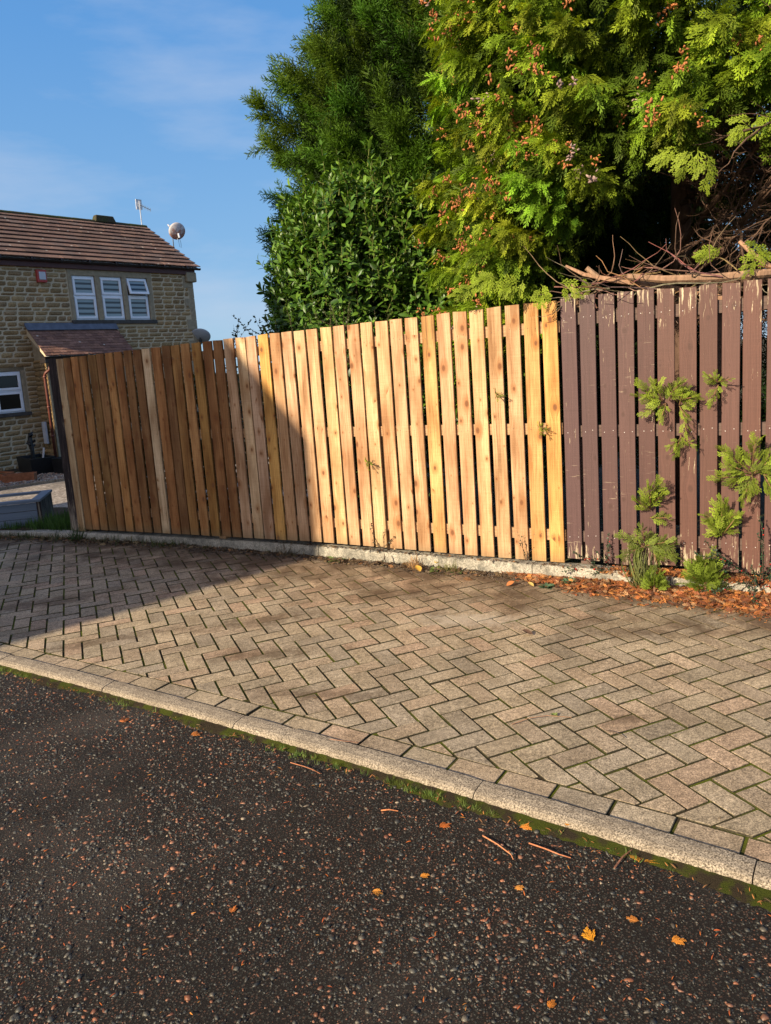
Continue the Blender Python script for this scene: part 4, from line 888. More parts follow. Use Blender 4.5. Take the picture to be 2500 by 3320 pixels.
# ------------------------------------------------------------------ trees
def darkening(n, lo, hi): return rnd(n, lo, hi)[:, None]
def limbs_conifer(name, mats, cl, C0, TIPS, ups, T, nper, slen, colA, colB, spread, grow=(.25, 1.0), droop=0.0, plume=True, var=(.75, 1.25)):
    # each limb runs from the axis to a tip; sprays grow along its outer part
    for (tip, root_) in TIPS:
        L = tip - root_; ln = np.linalg.norm(L); dirv = L / ln; n = max(4, int(nper * rng.uniform(.8, 1.2)))
        f = rng.uniform(grow[0], grow[1], n) ** .7; bow = np.sin(f * math.pi) * ln * .06
        P = root_ + L * f[:, None]; P[:, 2] -= bow
        rad = spread * (1.05 - f) * ln
        off = rng.normal(0, 1, (n, 3)); off = unit(off) * rng.uniform(.2, 1, (n, 1)) * rad[:, None]; off[:, 2] *= .55
        P = P + off
        d = unit(dirv * 1.0 + unit(off) * .75 + rng.normal(0, .28, (n, 3)) + np.array([0, 0, ups]))
        d[:, 2] -= droop * rng.uniform(.3, 1.3, n); d = unit(d)
        nr = unit(rng.normal(0, .5, (n, 3)) + np.array([0, 0, 1.0]) * (.3 if plume else 1) + dirv * .4)
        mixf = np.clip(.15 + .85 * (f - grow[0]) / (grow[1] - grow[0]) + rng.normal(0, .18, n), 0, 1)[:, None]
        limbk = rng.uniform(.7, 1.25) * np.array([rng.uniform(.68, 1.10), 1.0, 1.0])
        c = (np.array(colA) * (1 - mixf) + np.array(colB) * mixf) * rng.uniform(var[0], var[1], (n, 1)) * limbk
        s_ = slen * rng.uniform(.7, 1.25, n)
        k = rng.integers(0, len(T), n)
        for q in range(len(T)):
            i = np.where(k == q)[0]; cl.stamp(T[q], P[i], d[i], nr[i], s_[i], c[i])

# dark cypress
TX, TY = 1.58, 10.6
tree = empty('cypress_tree', (TX, TY, -.1), 0, 'tall dark green conifer rising behind the glossy laurel bush', 'tree')
def cone_R(z): return float(np.interp(z, [0, 3, 4, 5, 6, 7.5], [2.6, 2.62, 2.64, 2.42, 1.98, 1.5]))
tips = []; r = np.random.default_rng(21)
for k in range(520):
    th = r.uniform(-math.pi, math.pi) 
    fr = math.cos(th + math.pi / 2)                       # 1 towards the camera
    if fr < -.25 and k % 3: continue
    z = r.uniform(.9, 7.4); Rr = cone_R(z) * r.uniform(.80, 1.06) * (1 + .05 * math.sin(3 * th + z * 1.7))
    tp = np.array([math.cos(th) * Rr, math.sin(th) * Rr, z]); rt_ = np.array([math.cos(th + .05) * Rr * .25, math.sin(th + .05) * Rr * .25, z - Rr * .45]); tips.append((tp, rt_))
for (x, z, e) in ((-2.72, 4.45, .5), (-2.74, 4.85, .5), (-2.45, 5.15, .4), (-2.6, 3.75, .45), (-2.68, 3.2, .4), (-2.42, 4.2, .3)):
    tips.append((np.array([x - .1, -.35, z + .1]), np.array([x + 1.0, -.2, z - .55])))
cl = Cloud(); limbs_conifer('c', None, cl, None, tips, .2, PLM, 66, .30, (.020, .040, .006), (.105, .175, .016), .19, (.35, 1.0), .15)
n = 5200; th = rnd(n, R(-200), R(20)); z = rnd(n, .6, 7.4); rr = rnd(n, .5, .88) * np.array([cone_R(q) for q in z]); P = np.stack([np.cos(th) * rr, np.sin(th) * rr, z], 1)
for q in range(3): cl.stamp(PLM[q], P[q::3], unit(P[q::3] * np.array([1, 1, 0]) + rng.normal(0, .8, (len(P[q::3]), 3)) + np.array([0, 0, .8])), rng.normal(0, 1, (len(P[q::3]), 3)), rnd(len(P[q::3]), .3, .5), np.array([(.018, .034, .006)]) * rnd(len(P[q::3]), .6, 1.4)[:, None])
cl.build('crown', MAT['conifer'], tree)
m = MB(); m.tube([(0, 0, 0), (0.03, 0, 3), (0, 0.02, 6), (0, 0, 9)], [.22, .17, .11, .03], 9, (.10, .07, .05))
for tp, rt_ in tips[::4]: m.tube([(0, 0, max(.2, rt_[2] - .3)), tuple(rt_), tuple(rt_ + (tp - rt_) * .8)], [.035, .025, .008], 5, (.09, .065, .045))
m.build('trunk', MAT['bark'], tree, smooth=True)

# laurel
laurel = empty('laurel_bush', (-.05, 8.1, 0), 0, 'big cherry laurel bush with glossy leaves just behind the orange fence', 'shrub')
LU = [((-.10, 0, 2.0), (.98, .85, 1.55)), ((-.45, .05, 1.5), (.72, .75, 1.35)), ((.75, .0, 1.9), (.75, .7, 1.45)), ((.3, .3, 2.3), (.8, .7, 1.35)), ((-.35, .3, 2.5), (.62, .6, 1.0)), ((1.3, .35, 2.0), (.6, .6, 1.2)), ((1.05, .35, 2.55), (.7, .6, 1.0)), ((.55, .4, 2.75), (.6, .5, .85)), ((-.62, .3, 2.2), (.48, .5, 1.1))]
cl = Cloud(); stem = MB(); r = np.random.default_rng(5); NS = 4300; cnt = 0; Ps = []; Ds = []
while cnt < NS:
    c_, rr = LU[r.integers(0, len(LU))]; d = unit(r.normal(0, 1, 3)); 
    if d[1] > .45: continue
    k = r.uniform(.72, 1.03) if r.random() < .72 else (r.uniform(.4, .8) if r.random() < .5 else r.uniform(1.0, 1.2))
    p = np.array(c_) + d * np.array(rr) * k
    if p[2] < .15: continue
    if any(np.sum(((p - np.array(c2)) / (np.array(r2) * .72)) ** 2) < 1 for c2, r2 in LU): 
        if r.random() < .8: continue
    up = unit(d * np.array([1, 1, .5]) + np.array([0, 0, .9]) + r.normal(0, .25, 3)); Ps.append(p); Ds.append(up); cnt += 1
LC = np.array([(.055, .125, .014), (.075, .155, .018), (.105, .19, .022), (.035, .085, .010)])
for p, u_ in zip(Ps, Ds):
    L = r.uniform(.14, .30); nlf = int(r.integers(7, 12)); base = p - u_ * L
    stem.tube([base, p - u_ * L * .4, p], [.004, .003, .002], 3, (.16, .17, .05), cap=False)
    hgt = p[2] > 2.9 and r.random() < .5
    f = np.linspace(.1, 1, nlf); an = np.arange(nlf) * 2.399 + r.uniform(0, 6)
    a = unit(np.cross(u_, [0.2, .1, 1.0]) + 1e-3); b = np.cross(u_, a)
    rad = np.cos(an)[:, None] * a + np.sin(an)[:, None] * b
    d = unit(rad * (1.15 - .6 * f[:, None]) + u_ * (.30 + .75 * f[:, None]) + np.array([0, 0, -.25]) * (1 - f[:, None]) + r.normal(0, .12, (nlf, 3)))
    nr = unit(u_ * 1.0 - rad * .3 + r.normal(0, .25, (nlf, 3))); ln = r.uniform(.075, .135, nlf) * (1.1 - .35 * f)
    c = LC[r.integers(0, 4, nlf)] * r.uniform(.75, 1.25, (nlf, 1)); c = c * (1 - .0 * f[:, None]) + (np.array([.05, .07, 0]) * (f[:, None] > .8) * (1 if hgt else .35))
    cl.stamp(T_laurel, base + u_ * L * f[:, None] , d, nr, ln, c)
cl.build('leaves', MAT['laurel'], laurel); 
for k in range(16):
    q = Ps[r.integers(0, len(Ps))]; stem.tube([(r.uniform(-.3, .5), r.uniform(0, .3), 0), (q[0] * .4, q[1] * .4 + .1, q[2] * .55), tuple(q * .93)], [.03, .018, .006], 5, (.10, .085, .05))
stem.build('stems', MAT['bark'], laurel)
bpy.data.objects['leaves'].name = 'leaves'

# golden thuja
GX, GY = 2.525, 6.30
thuja = empty('thuja_tree', (GX, GY, 0), 0, 'big golden green thuja with orange brown cones leaning over the fence', 'tree')
r = np.random.default_rng(9); tips = []; rng = np.random.default_rng(77)
def zmin(th):        # skirt height by azimuth; th measured from the camera side, negative = left
    d = (math.degrees(th) + 90 + 180) % 360 - 180     # 0 towards camera, negative to the left
    return float(np.interp(d, [-180, -100, -76, -65, -54, -38, 0, 30, 55, 80, 120, 180], [1.0, 1.0, 1.2, 1.9, 2.40, 2.70, 2.86, 2.94, 3.0, 2.7, 2.3, 1.0]))
def RR(th, z):
    return (2.02 - .06 * max(0, z - 3) + .07 * math.sin(5 * th + z * 2.1) + .06 * math.sin(9 * th - z * 3))
tries = 0
while len(tips) < 640 and tries < 6000:
    tries += 1; th = r.uniform(-math.pi, math.pi); z = r.uniform(.7, 5.6); d = (math.degrees(th) + 270) % 360 - 180
    if z < zmin(th): continue
    if abs(d) > 110 and r.random() < .7: continue
    if z > 4.5 and r.random() < .35: continue
    Rr = RR(th, z) * r.uniform(.84, 1.03)
    if d < -30 and z < 2.1: Rr *= .97
    tp = np.array([math.cos(th) * Rr, math.sin(th) * Rr, z]); ri = Rr * .42; rt_ = np.array([math.cos(th + .08) * ri, math.sin(th + .08) * ri, z - .10]); tips.append((tp, rt_))
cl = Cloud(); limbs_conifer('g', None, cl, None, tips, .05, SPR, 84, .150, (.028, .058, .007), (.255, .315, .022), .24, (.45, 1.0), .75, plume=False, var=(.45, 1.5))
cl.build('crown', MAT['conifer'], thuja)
# inner dark backing foliage at the far side of the cavity
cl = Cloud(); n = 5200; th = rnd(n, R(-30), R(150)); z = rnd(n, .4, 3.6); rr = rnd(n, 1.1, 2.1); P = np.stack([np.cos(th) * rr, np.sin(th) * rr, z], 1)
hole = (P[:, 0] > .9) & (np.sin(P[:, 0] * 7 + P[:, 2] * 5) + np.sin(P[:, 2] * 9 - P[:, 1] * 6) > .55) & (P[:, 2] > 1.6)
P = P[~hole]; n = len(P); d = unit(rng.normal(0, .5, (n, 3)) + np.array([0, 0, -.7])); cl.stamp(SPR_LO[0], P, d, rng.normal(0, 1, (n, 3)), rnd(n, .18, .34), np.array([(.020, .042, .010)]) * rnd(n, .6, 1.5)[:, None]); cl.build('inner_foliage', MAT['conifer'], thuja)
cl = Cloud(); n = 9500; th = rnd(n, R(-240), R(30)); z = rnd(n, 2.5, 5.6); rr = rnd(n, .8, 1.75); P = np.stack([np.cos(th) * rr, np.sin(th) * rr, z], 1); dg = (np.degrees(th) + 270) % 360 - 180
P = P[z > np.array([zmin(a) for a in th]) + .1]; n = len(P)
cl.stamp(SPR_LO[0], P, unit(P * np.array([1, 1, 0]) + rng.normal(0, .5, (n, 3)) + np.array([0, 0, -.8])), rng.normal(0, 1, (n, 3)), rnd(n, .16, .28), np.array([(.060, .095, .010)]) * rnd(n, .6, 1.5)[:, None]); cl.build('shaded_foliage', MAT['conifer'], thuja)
# cones
def coneT():
    V = IV * np.array([.17, 1, .17]); V = V.copy(); V[:, 0] *= (1.15 - .35 * V[:, 1]); V[:, 2] *= (1.15 - .35 * V[:, 1]); V[:, 1] = V[:, 1] * .5 + .5; return V, IF, np.ones((12, 3))
cl = Cloud(); CT = coneT(); sel = [t for t in tips if (math.degrees(math.atan2(t[0][1], t[0][0])) + 270) % 360 - 180 < 75 and (math.degrees(math.atan2(t[0][1], t[0][0])) + 270) % 360 - 180 > -90]
for k in range(620):
    tp, rt_ = sel[r.integers(0, len(sel))]; f = r.uniform(1.0, 1.17); c0 = rt_ + (tp - rt_) * f + r.normal(0, .06, 3); n = int(r.integers(5, 14))
    dead = r.random() < .16; base = np.array((.30, .20, .17)) if dead else np.array((.38, .135, .045)) * r.uniform(.75, 1.15)
    P = c0 + r.normal(0, .020, (n, 3)); d = unit(r.normal(0, .45, (n, 3)) + np.array([0, -.3, .25 if r.random() < .5 else -.5])); cl.stamp(CT, P, d, r.normal(0, 1, (n, 3)), r.uniform(.024, .040, n), np.tile(base, (n, 1)) * r.uniform(.7, 1.3, (n, 1)))
cl.build('cones', MAT['cone'], thuja, kind='stuff')
# trunk, limbs and the tangle of bare branches in the hollow
m = MB(); BK = (.125, .075, .05); m.tube([(0.02, 0, 0), (0, 0, 1.5), (.02, .02, 3), (0, 0, 6.5)], [.105, .085, .075, .03], 10, (.11, .065, .045)); m.build('trunk', MAT['bark'], thuja, smooth=True)
m = MB(); r = random.Random(12)
def wiggly(p, d, L, rad, n=7, wig=.18, sag=0):
    pts = [Vector(p)]; d = Vector(d).normalized()
    for k in range(n):
        d = (d + Vector((r.gauss(0, wig), r.gauss(0, wig), r.gauss(0, wig * .7) - sag))).normalized(); pts.append(pts[-1] + d * L / n)
    return pts
def limb(p, d, L, rad, depth=0, c=BK):
    k = r.uniform(.65, 1.2); cc = tuple(q * k for q in c); pts = wiggly(p, d, L, rad, 8, .13 if depth == 0 else .24); m.tube(pts, [rad * (1 - .75 * i / 8) for i in range(9)], 6 if rad > .01 else 4, cc)
    if depth < 3:
        for q in range([6, 5, 3][depth]):
            i = r.randint(1, 7); dv = (pts[i + 1 if i < 8 else i] - pts[i - 1]).normalized(); sd = Vector((r.gauss(0, 1), r.gauss(0, 1), r.gauss(0, .8))); dd = (dv * .9 + sd * .6).normalized()
            limb(pts[i], dd, L * r.uniform(.3, .6), rad * r.uniform(.3, .5), depth + 1, c)
for k in range(24):
    an = R(r.uniform(-118, 10)); z = r.uniform(1.75, 3.2); limb((0, 0, z), (math.cos(an), math.sin(an), r.uniform(-.12, .3)), r.uniform(1.1, 2.0), r.uniform(.016, .036))
m.build('branches', MAT['bark'], thuja)
m = MB()
def W(s, off, z): p = fpt(s, off); return (p[0] - GX, p[1] - GY, z)
m.tube([W(7.1, .55, 1.70), W(6.45, .30, 1.93), W(6.25, .20, 1.925), W(6.0, .16, 1.925), W(5.7, .12, 1.945), W(5.48, .12, 1.985)], [.034, .030, .028, .026, .024, .020], 8, (.27, .165, .105))
m.tube([W(6.32, .25, 1.93), W(6.22, .22, 2.02), W(6.12, .24, 2.13)], [.018, .016, .012], 6, (.36, .21, .13))
m.tube([W(6.1, .30, 1.78), W(5.7, .22, 1.90), W(5.4, .16, 1.97), W(5.2, .14, 2.03), W(5.08, .15, 2.10)], [.02, .02, .018, .014, .008], 6, (.34, .20, .125))
m.tube([W(5.30, .16, 1.99), W(5.22, .13, 2.07)], [.02, .016], 6, (.38, .24, .15)); m.tube([W(5.15, .14, 1.82), W(5.13, .12, 1.98)], [.016, .012], 6, (.3, .18, .11))
for k in range(70):
    s0 = r.uniform(4.95, 6.3); p = W(s0, r.uniform(.08, .35), r.uniform(1.86, 2.02)); dv = Vector((r.gauss(0, 1) * .9 - .3, r.gauss(0, .35), r.gauss(.02, .22))); pts = wiggly(p, dv, r.uniform(.2, .65), .003, 7, .28, .01); m.tube(pts, [.0045 * (1 - .7 * i / 7) for i in range(8)], 4, tuple(q * r.uniform(.7, 1.3) for q in (.24, .145, .095)))
m.build('fence_top_bough', MAT['bark'], thuja)
# loose sprays hanging into the hollow and over the fence top
cl = Cloud()
def fan(P0, d, n, s, wid, colr=(.24, .31, .03), root=np.array([GX, GY, 0])):
    P0 = np.array(P0) - root; d = unit(np.array(d, float)); f = np.linspace(0, 1, n); sdv = unit(np.cross(d, [0.1, -1, .2]))
    P = P0 + d * f[:, None] * s * 1.1; dirs = unit(d + sdv * (np.where(np.arange(n) % 2, 1, -1) * (1 - f * .7))[:, None] * wid + rng.normal(0, .08, (n, 3)))
    nr = np.tile(np.array([-.15, -1, .25]), (n, 1)) + rng.normal(0, .22, (n, 3)); k = rng.integers(0, 3, n)
    for q in range(3):
        i = np.where(k == q)[0]; cl.stamp(SPRW[q], P[i], dirs[i], nr[i], (s * (1 - .45 * f) * rng.uniform(.75, 1.1, n))[i], (np.array(colr) * rng.uniform(.8, 1.2, (n, 1)))[i])
for P0, d, n, s, wd in (((1.93, 4.55, 2.66), (-.55, -.1, -.65), 7, .15, .8), ((1.98, 4.55, 2.62), (-.05, -.15, -.9), 5, .15, .7), ((1.88, 4.6, 2.68), (-.8, 0, -.35), 6, .14, .6),
                        ((2.25, 4.5, 2.80), (-.7, -.1, -.55), 7, .15, .8), ((2.42, 4.5, 2.85), (-.1, -.1, -.9), 6, .16, .8), ((2.55, 4.5, 2.82), (.3, -.1, -.8), 7, .16, .8),
                        ((2.10, 4.62, 2.10), (-.9, -.05, -.28), 6, .12, .5), ((2.30, 4.55, 2.06), (-.5, -.1, -.6), 5, .12, .9), ((2.22, 4.6, 2.10), (.7, -.1, -.4), 6, .13, .8), ((2.40, 4.5, 2.12), (.5, -.1, -.7), 6, .14, .8),
                        ((.98, 5.02, 2.02), (-.8, -.35, -.35), 7, .14, .8), ((1.08, 4.95, 1.98), (-.1, -.4, -.6), 6, .13, .9), ((.85, 5.1, 2.05), (-.9, -.3, -.1), 7, .14, .8), ((1.20, 4.95, 1.98), (.4, -.35, -.4), 5, .12, .8), ((.70, 5.2, 2.02), (-.8, -.3, -.3), 6, .14, .8), ((1.35, 5.0, 2.0), (.2, -.2, -.6), 5, .10, .8)):
    fan(P0, d, n, s, wd)
cl.build('loose_sprays', MAT['conifer'], thuja)

# a thinner conifer further right, mostly outside the frame, closing the view behind the hollow
t2 = empty('conifer_tree', (5.3, 8.6, 0), 0, 'dark conifer at the right edge seen through the bare branches of the golden thuja', 'tree')
tips = []; r = np.random.default_rng(31)
for k in range(110):
    th = r.uniform(R(-230), R(20)); z = r.uniform(.6, 5.5); Rr = 1.75 - .08 * z; tips.append((np.array([math.cos(th) * Rr, math.sin(th) * Rr, z]), np.array([math.cos(th) * .5, math.sin(th) * .5, z - .3])))
cl = Cloud(); limbs_conifer('c', None, cl, None, tips, .1, PLM, 40, .30, (.012, .026, .008), (.04, .08, .016), .26, (.35, 1.0), .2); cl.build('crown', MAT['conifer'], t2)
m = MB(); m.tube([(0, 0, 0), (0, 0, 3), (0, 0, 6.5)], [.14, .1, .02], 8, (.1, .07, .05)); m.build('trunk', MAT['bark'], t2, smooth=True)

# ------------------------------------------------------------------ sprigs growing out through the brown fence
def sprig(name, s, z, spec, label, cat='conifer sprig', group=None, colr=(.20, .26, .028), stemto=None):
    p = fpt(s, -.012); root = empty(name, (p[0], p[1], z), 0, label, cat, group); cl = Cloud(); mm = MB()
    F3 = np.array([FD[0], FD[1], 0]); N3 = np.array([-FN[0], -FN[1], 0])
    for (ds, dz, as_, az, L, n) in spec:              # offset on the fence, direction on the fence, length, count
        d = F3 * as_ + np.array([0, 0, az]) + N3 * rng.uniform(.15, .45); P0 = F3 * ds + np.array([0, 0, dz]) + N3 * .012
        d = unit(d); n = int(n * 1.7); f = np.linspace(0, 1, n); sdv = unit(np.cross(d, N3)); P = P0 + d * f[:, None] * L * .75 + N3 * (f[:, None] * .02 + rng.uniform(0, .05, (n, 1)))
        dirs = unit(d + sdv * (np.where(np.arange(n) % 2, 1, -1) * (1 - f * .8))[:, None] * .8 + rng.normal(0, .1, (n, 3)) + np.array([0, 0, -.12]))
        nr = np.tile(N3, (n, 1)) + rng.normal(0, .85, (n, 3)) + np.array([0, 0, .3]); k = rng.integers(0, 3, n)
        for q in range(3):
            i = np.where(k == q)[0]; cl.stamp(SPRW[q], P[i], dirs[i], nr[i], (L * .50 * (1.1 - .4 * f) * rng.uniform(.6, 1.2, n))[i], (np.array(colr) * rng.uniform(.45, 1.35, (n, 1)))[i])
        mm.tube([tuple(P0 - N3 * .06), tuple(P0), tuple(P0 + d * L * .45 + N3 * .03), tuple(P0 + d * L * .8 + N3 * .03)], [.004, .0035, .003, .0015], 5, (.22, .12, .06))
    cl.build('foliage', MAT['conifer'], root); mm.build('stem', MAT['bark'], root); return root
def s_of(x, y): return float((np.array([x, y]) - FA) @ FD)
sprig('conifer_sprig', s_of(1.76, 4.673), 1.20, [(0, 0, -.2, .9, .17, 7), (0, 0, -.9, .3, .17, 7), (.02, -.02, -.9, -.35, .16, 6), (.04, 0, .5, .8, .17, 7), (.10, .0, .9, .2, .15, 6), (.10, -.03, .3, .9, .15, 6), (.02, -.03, -.2, -.9, .13, 5), (.10, -.04, .5, -.6, .13, 5), (.04, .03, .3, .3, .15, 6), (-.04, .02, -.5, .6, .15, 6)], 'bushy green conifer sprig, the largest poking through the upper middle of the brown fence')
sprig('conifer_sprig', s_of(2.04, 4.519), 1.30, [(0, 0, -.7, .6, .11, 5), (0, 0, .7, .2, .12, 5), (0, -.02, -.3, -.9, .14, 5), (-.01, 0, -.1, .9, .09, 4)], 'small green conifer sprig, the highest on the brown fence')
sprig('conifer_sprig', s_of(1.855, 4.621), .98, [(.02, .10, .2, -.8, .12, 5), (0, 0, -.2, -.9, .14, 6), (0, -.02, -.7, -.5, .11, 5), (.02, -.02, .7, -.4, .10, 4)], 'thin hanging conifer sprig below the bushy one on the brown fence')
sprig('conifer_sprig', s_of(1.69, 4.71), .50, [(0, 0, .1, .95, .22, 8), (.02, .05, .6, .6, .15, 6), (0, 0, -.5, .6, .16, 6), (.03, .1, .3, .9, .15, 6), (.0, -.05, .7, .1, .14, 5)], 'upright conifer sprig with a reddish stem low on the brown fence')
sprig('conifer_sprig', s_of(1.66, 4.73), .26, [(0, 0, .8, .3, .22, 8), (0, 0, -.7, .4, .20, 7), (0, 0, -.6, -.2, .17, 6), (.05, 0, .8, -.2, .18, 6), (0, .02, 0, .9, .16, 6), (.05, -.02, .3, -.7, .14, 5)], 'dark spreading conifer sprig just above the litter below the brown fence', colr=(.14, .18, .03))
sprig('conifer_sprig', s_of(2.205, 4.427), .74, [(0, 0, -.8, .5, .22, 8), (0, 0, .7, .7, .22, 8), (0, 0, -.3, -.9, .20, 8), (0, .05, .1, .95, .22, 8), (.06, 0, .9, -.1, .20, 8), (.06, 0, .5, -.8, .20, 8), (-.05, .05, -.6, .7, .20, 7), (-.05, 0, -.9, -.1, .18, 6), (.1, .05, .6, .7, .2, 7)], 'wide conifer sprig at the right edge of the photo halfway up the brown fence')
sprig('conifer_sprig', s_of(2.06, 4.50), .36, [(0, 0, .0, .95, .24, 9), (0, 0, -.5, .8, .18, 7), (0, 0, .5, .8, .20, 7), (0, .08, -.6, .4, .15, 5), (0, .08, .6, .5, .15, 5)], 'upright conifer sprig above the bright seedling at the foot of the brown fence')
def seedling(x, y, h, label):
    root = empty('thuja_seedling', (x, y, .03), 0, label, 'seedling'); cl = Cloud(); n = 120
    sc2 = h / .34; n = int(230 * sc2); th = rnd(n, 0, 6.28); el = rnd(n, .1, 1.3); d = np.stack([np.cos(th) * np.cos(el), np.sin(th) * np.cos(el) , np.sin(el)], 1); P = d * np.array([.11 * sc2, .10 * sc2, h * .62]) * rnd(n, .2, .9)[:, None]; k = rng.integers(0, 3, n); nr = rng.normal(0, 1, (n, 3))
    for q in range(3):
        i = np.where(k == q)[0]; cl.stamp(SPRW[q], P[i], d[i] + np.array([0, -.1, .1]), nr[i], (rnd(n, .05, .10) * (.5 + .5 * sc2))[i], (np.array([.17, .23, .03]) * rnd(n, .4, 1.4)[:, None])[i])
    cl.build('foliage', MAT['conifer'], root); m = MB(); m.tube([(0, 0, -.05), (0, 0, h * .5)], [.008, .004], 5, (.2, .11, .06)); m.build('stem', MAT['bark'], root)
seedling(1.93, 4.45, .34, 'bright green thuja seedling at the foot of the brown fence')
seedling(1.63, 4.50, .17, 'low green thuja seedling beside the grass tuft on the kerb')
# the sprigs in the gaps of the new fence
for s, z, k in ((4.13 + .50, 1.28, 1), (3.42 + .14, .80, 1), (4.93 - .13 + .13, 1.05, 1)):
    sprig('conifer_sprig', s - .01, z, [(0, 0, .9, -.1, .08, 5), (0, 0, .6, -.7, .07, 4), (0, 0, .2, .6, .06, 3)], ['tiny green sprig poking through the upper gaps of the new fence', 'pale tiny sprig in a gap at the middle of the new fence', 'tiny sprig in the gap just left of the last orange board'][[1.28, .80, 1.05].index(z)])

# ------------------------------------------------------------------ small leaved shrubs: stems above the fence, cotoneaster at its foot
def twiggy(name, base, specs, label, cat, leafc=(.035, .055, .02), leaf=.020, parent=None, stemc=(.10, .06, .045), berries=0, dens=70, seed=1):
    root = empty(name, base, 0, label, cat); rr = random.Random(seed); mm = MB(); cl = Cloud(); P = []; D = []; B = []
    for (off, d, L, rad, nb) in specs:
        def grow(p, d, L, rad, dep):
            pts = [Vector(p)]; d = Vector(d).normalized(); n = 8
            for k in range(n): d = (d + Vector((rr.gauss(0, .09), rr.gauss(0, .09), rr.gauss(0, .07)))).normalized(); pts.append(pts[-1] + d * L / n)
            mm.tube(pts, [rad * (1 - .7 * i / n) for i in range(n + 1)], 4, stemc)
            for k in range(int(dens * L)):
                f = rr.uniform(.08, 1) * n; i = min(int(f), n - 1); q = pts[i].lerp(pts[i + 1], f - i); P.append(tuple(q)); D.append((rr.gauss(0, 1) + d.x * .6, rr.gauss(0, 1) + d.y * .6, rr.gauss(0, 1) + d.z * .9))
                if rr.random() < berries: B.append((q.x + rr.gauss(0, .006), q.y - .006, q.z))
            if dep < 1:
                for k in range(nb): i = rr.randint(1, 6); grow(pts[i], d + Vector((rr.gauss(0, .7), rr.gauss(0, .5), rr.gauss(0, .5))), L * rr.uniform(.25, .5), rad * .6, dep + 1)
        grow(off, d, L, rad, 0)
    P = np.array(P); D = unit(np.array(D)); n = len(P); cl.stamp(T_lf, P, D, rng.normal(0, 1, (n, 3)), rng.uniform(.6, 1.3, n) * leaf, np.array(leafc) * rng.uniform(.6, 1.5, (n, 1)))
    cl.build('leaves', MAT['laurel'], root); mm.build('stems', MAT['bark'], root)
    if B:
        c2 = Cloud(); B = np.array(B); n = len(B); c2.stamp((IV * .5, IF, np.ones((12, 3))), B, rng.normal(0, 1, (n, 3)), rng.normal(0, 1, (n, 3)), rnd(n, .008, .011), np.tile([.45, .03, .02], (n, 1))); c2.build('berries', MAT['laurel'], root, kind='stuff')
    return root
twiggy('shrub_stem', (-1.12, 7.6, 0), [((0, 0, 1.2), (-.03, 0, 1), .70, .005, 3), ((-.02, 0, 1.75), (-.42, 0, .62), .46, .003, 0), ((.06, 0, 1.6), (-.20, 0, .7), .50, .003, 2)], 'tallest bare leafy stem leaning left above the new fence beside the laurel', 'shrub', leaf=.034, dens=52, seed=3)
twiggy('shrub_stem', (-1.42, 7.55, 0), [((0, 0, 1.3), (-.12, 0, 1), .78, .004, 2), ((0, 0, 1.4), (.12, 0, 1), .62, .004, 2), ((.05, 0, 1.6), (.45, 0, .7), .42, .003, 0), ((-.02, 0, 1.5), (-.5, 0, .6), .30, .003, 1)], 'short forked leafy stems above the new fence between the grey dish and the laurel', 'shrub', leaf=.026, dens=70, seed=4)
twiggy('shrub_stem', (-.72, 7.3, 0), [((0, 0, 1.2), (-.10, 0, 1), .95, .005, 5), ((.15, 0, 1.2), (.02, 0, 1), .95, .005, 5), ((.32, 0, 1.2), (.08, 0, 1), .9, .005, 5), ((.5, 0, 1.2), (-.04, 0, 1), .95, .005, 5), ((-.22, 0, 1.2), (-.10, 0, 1), .80, .005, 4), ((.7, 0, 1.2), (.04, 0, 1), .85, .005, 4)], 'fine leaved upright shrub in front of the laurel along the fence top', 'shrub', (.06, .085, .02), .022, dens=120, seed=6)
FX = lambda s, off, z: (*fpt(s, off), z)
twiggy('cotoneaster_bush', FX(5.36, -.05, .06), [((0, 0, 0), (-.5, -.2, .25), .28, .004, 4), ((0, 0, 0), (.6, -.35, .25), .30, .004, 5), ((0, 0, .0), (.1, -.1, .9), .28, .004, 3), ((.1, 0, 0), (.75, -.4, .45), .34, .004, 5), ((0, 0, 0), (-.7, .3, .05), .26, .003, 4)], 'small cotoneaster with red berries at the left foot of the brown fence', 'shrub', (.035, .07, .035), .013, berries=.03, dens=230, seed=8)
twiggy('cotoneaster_bush', FX(6.28, -.06, .05), [((0, 0, 0), (-.6, -.1, .45), .40, .004, 7), ((0, 0, 0), (.6, -.35, .5), .40, .004, 7), ((0, 0, .0), (-.2, -.1, .9), .38, .004, 6), ((0, 0, .05), (-.5, -.3, .0), .35, .004, 6), ((-.1, -.1, .08), (-.15, -.35, -.45), .26, .003, 4), ((.1, 0, 0), (.3, -.3, .7), .35, .004, 6), ((0, -.1, 0), (.1, -.5, .2), .3, .004, 5)], 'dense dark cotoneaster trailing over the kerb at the right edge', 'shrub', (.028, .06, .03), .013, berries=.02, dens=260, seed=9)
twiggy('cotoneaster_bush', FX(3.62, -.03, .10), [((0, 0, 0), (-.15, -.25, .9), .22, .003, 2), ((0, 0, 0), (.5, -.2, .6), .16, .003, 1), ((0, 0, .01), (-.9, -.2, .2), .18, .003, 1), ((.02, -.08, .0), (.15, -.3, -.6), .16, .003, 1)], 'tiny wiry cotoneaster hanging over the kerb below the new fence', 'shrub', (.03, .045, .02), .012, dens=150, seed=10)
twiggy('cotoneaster_bush', FX(4.78, -.02, .10), [((0, 0, 0), (-.05, -.15, .9), .20, .003, 2), ((0, 0, 0), (.3, -.1, .8), .14, .003, 1)], 'few wiry twigs at the foot of the last new boards', 'shrub', (.03, .05, .025), .012, dens=110, seed=11)

